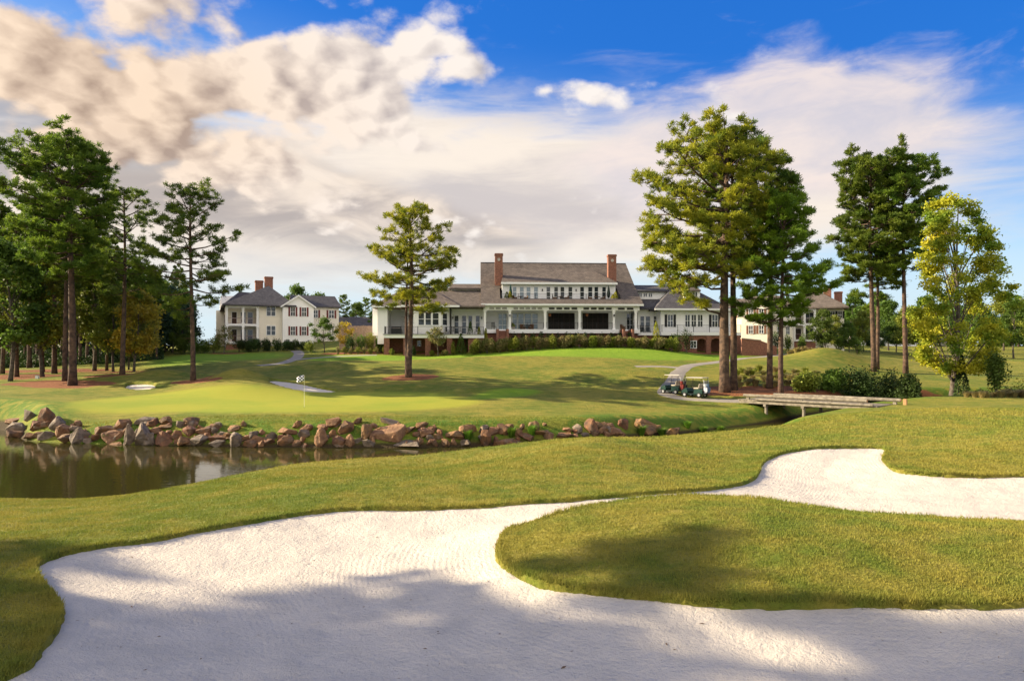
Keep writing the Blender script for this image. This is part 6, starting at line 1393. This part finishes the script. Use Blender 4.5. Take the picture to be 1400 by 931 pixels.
# ------------------------------------------------------------------ turf blades of the foreground
def blades():
    rng = np.random.RandomState(12)
    N = 900000; u = rng.uniform(-0.86, 0.86, N); D = 6.4*(25/6.4)**(rng.uniform(0, 1, N)**1.1); sz = np.ones(N)
    M = 330000; u = np.concatenate([u, rng.uniform(-0.86, 0.86, M)]); D = np.concatenate([D, rng.uniform(21, 44, M)]); sz = np.concatenate([sz, np.full(M, 1.1)]); N += M
    X = u*D; Y = D
    d = sdf(BUNKER, X, Y, 3.0); keep = (d > -0.015) & ((rng.rand(N) < 0.62) | (np.abs(d) < 0.25)); X, Y, d, sz = X[keep], Y[keep], d[keep], sz[keep]
    Z, dp, _ = ground_full(X, Y); k = (dp > 0.9); X, Y, Z, d, sz = X[k], Y[k], Z[k], d[k], sz[k]; n = len(X)
    clump = 0.75+0.45*vn(X, Y, 3.2, 41)+0.35*vn(X, Y, 9.0, 42)
    h = 0.027*np.clip(clump, 0.35, 1.7)*rng.uniform(0.6, 1.5, n)*(1+0.9*np.exp(-(d/0.12)**2))*(1+Y/40)*sz; an = rng.uniform(0, 6.28, n); w = 0.0045*(1+Y/14)*sz
    B = np.stack([X, Y, Z-0.012], -1); s = np.stack([np.cos(an), np.sin(an), 0*an], -1)*w[:, None]; T = B+np.stack([rng.normal(size=n)*h*0.55, rng.normal(size=n)*h*0.55, h*1.25+0.012], -1)
    o = poly_mesh('grass', np.stack([B-s, B+s, T], 1), blade_material()); o['kind'] = 'stuff'; tag(o, 'short mown grass blades on the banks around the foreground bunker', 'grass')
def blade_material():
    m = bpy.data.materials.new('grass_blades'); m.use_nodes = True; nt = m.node_tree; b = nt.nodes['Principled BSDF']; out = nt.nodes['Material Output']
    pos = nt.nodes.new('ShaderNodeNewGeometry').outputs['Position']
    big = noise(nt, pos, 0.16, 4, 0.55); mid = noise(nt, pos, 1.1, 5, 0.6); vf = noise(nt, pos, 60.0, 2, 0.6)
    c = mixc(nt, (big*0.5+mid*0.5).smooth(0.40, 0.62), (0.27, 0.24, 0.04), (0.145, 0.19, 0.024)); c = mixc(nt, vf.smooth(0.52, 0.75)*0.55, c, (0.40, 0.33, 0.105)); c = mixc(nt, vf.smooth(0.5, 0.25)*0.5, c, (0.08, 0.12, 0.014))
    nt.links.new(c.k, b.inputs['Base Color']); b.inputs['Roughness'].default_value = 0.7; b.inputs['Specular IOR Level'].default_value = 0.2
    t = node(nt, 'ShaderNodeBsdfTranslucent', {'Color': c}); mx = node(nt, 'ShaderNodeMixShader', {0: 0.3, 1: b.outputs[0], 2: t.outputs[0]}); nt.links.new(mx.outputs[0], out.inputs[0]); return m
blades()

def litter():
    rng = np.random.RandomState(31); N = 420; u = rng.uniform(-0.8, 0.8, N); D = 7+rng.uniform(0, 1, N)**1.4*16; X = u*D
    d = sdf(BUNKER, X, D, 3.0); k = d < -0.1; X, D, d = X[k], D[k], d[k]; n = len(X)
    Z = upland(X, D)-SAND_DROP-0.16*sstep(0.0, -2.5, d)-0.05*sstep(0.0, -0.7, d)+0.022*vn(X, D, 2.6, 21)+0.012*vn(X, D, 7.5, 22)+0.005*vn(X, D, 19.0, 23)+0.008
    L = rng.uniform(0.010, 0.03, n)*(1+1.2*(rng.rand(n) < 0.12)); an = rng.uniform(0, 6.28, n); dr = np.stack([np.cos(an), np.sin(an), rng.uniform(-.1, .25, n)], -1)*L[:, None]; sd_ = np.stack([-np.sin(an), np.cos(an), 0*an], -1)*(L*rng.uniform(.15, .4, n))[:, None]; c = np.stack([X, D, Z], -1)
    o = poly_mesh('leaf_litter', np.stack([c-dr, c+sd_+[0, 0, .006], c+dr, c-sd_], 1), mat('dry_bits', (0.20, 0.12, 0.06), 0.9, color2=(0.09, 0.05, 0.03), scale=8)); o['kind'] = 'stuff'; tag(o, 'dry leaf and needle bits scattered over the bunker sand', 'litter')
litter()
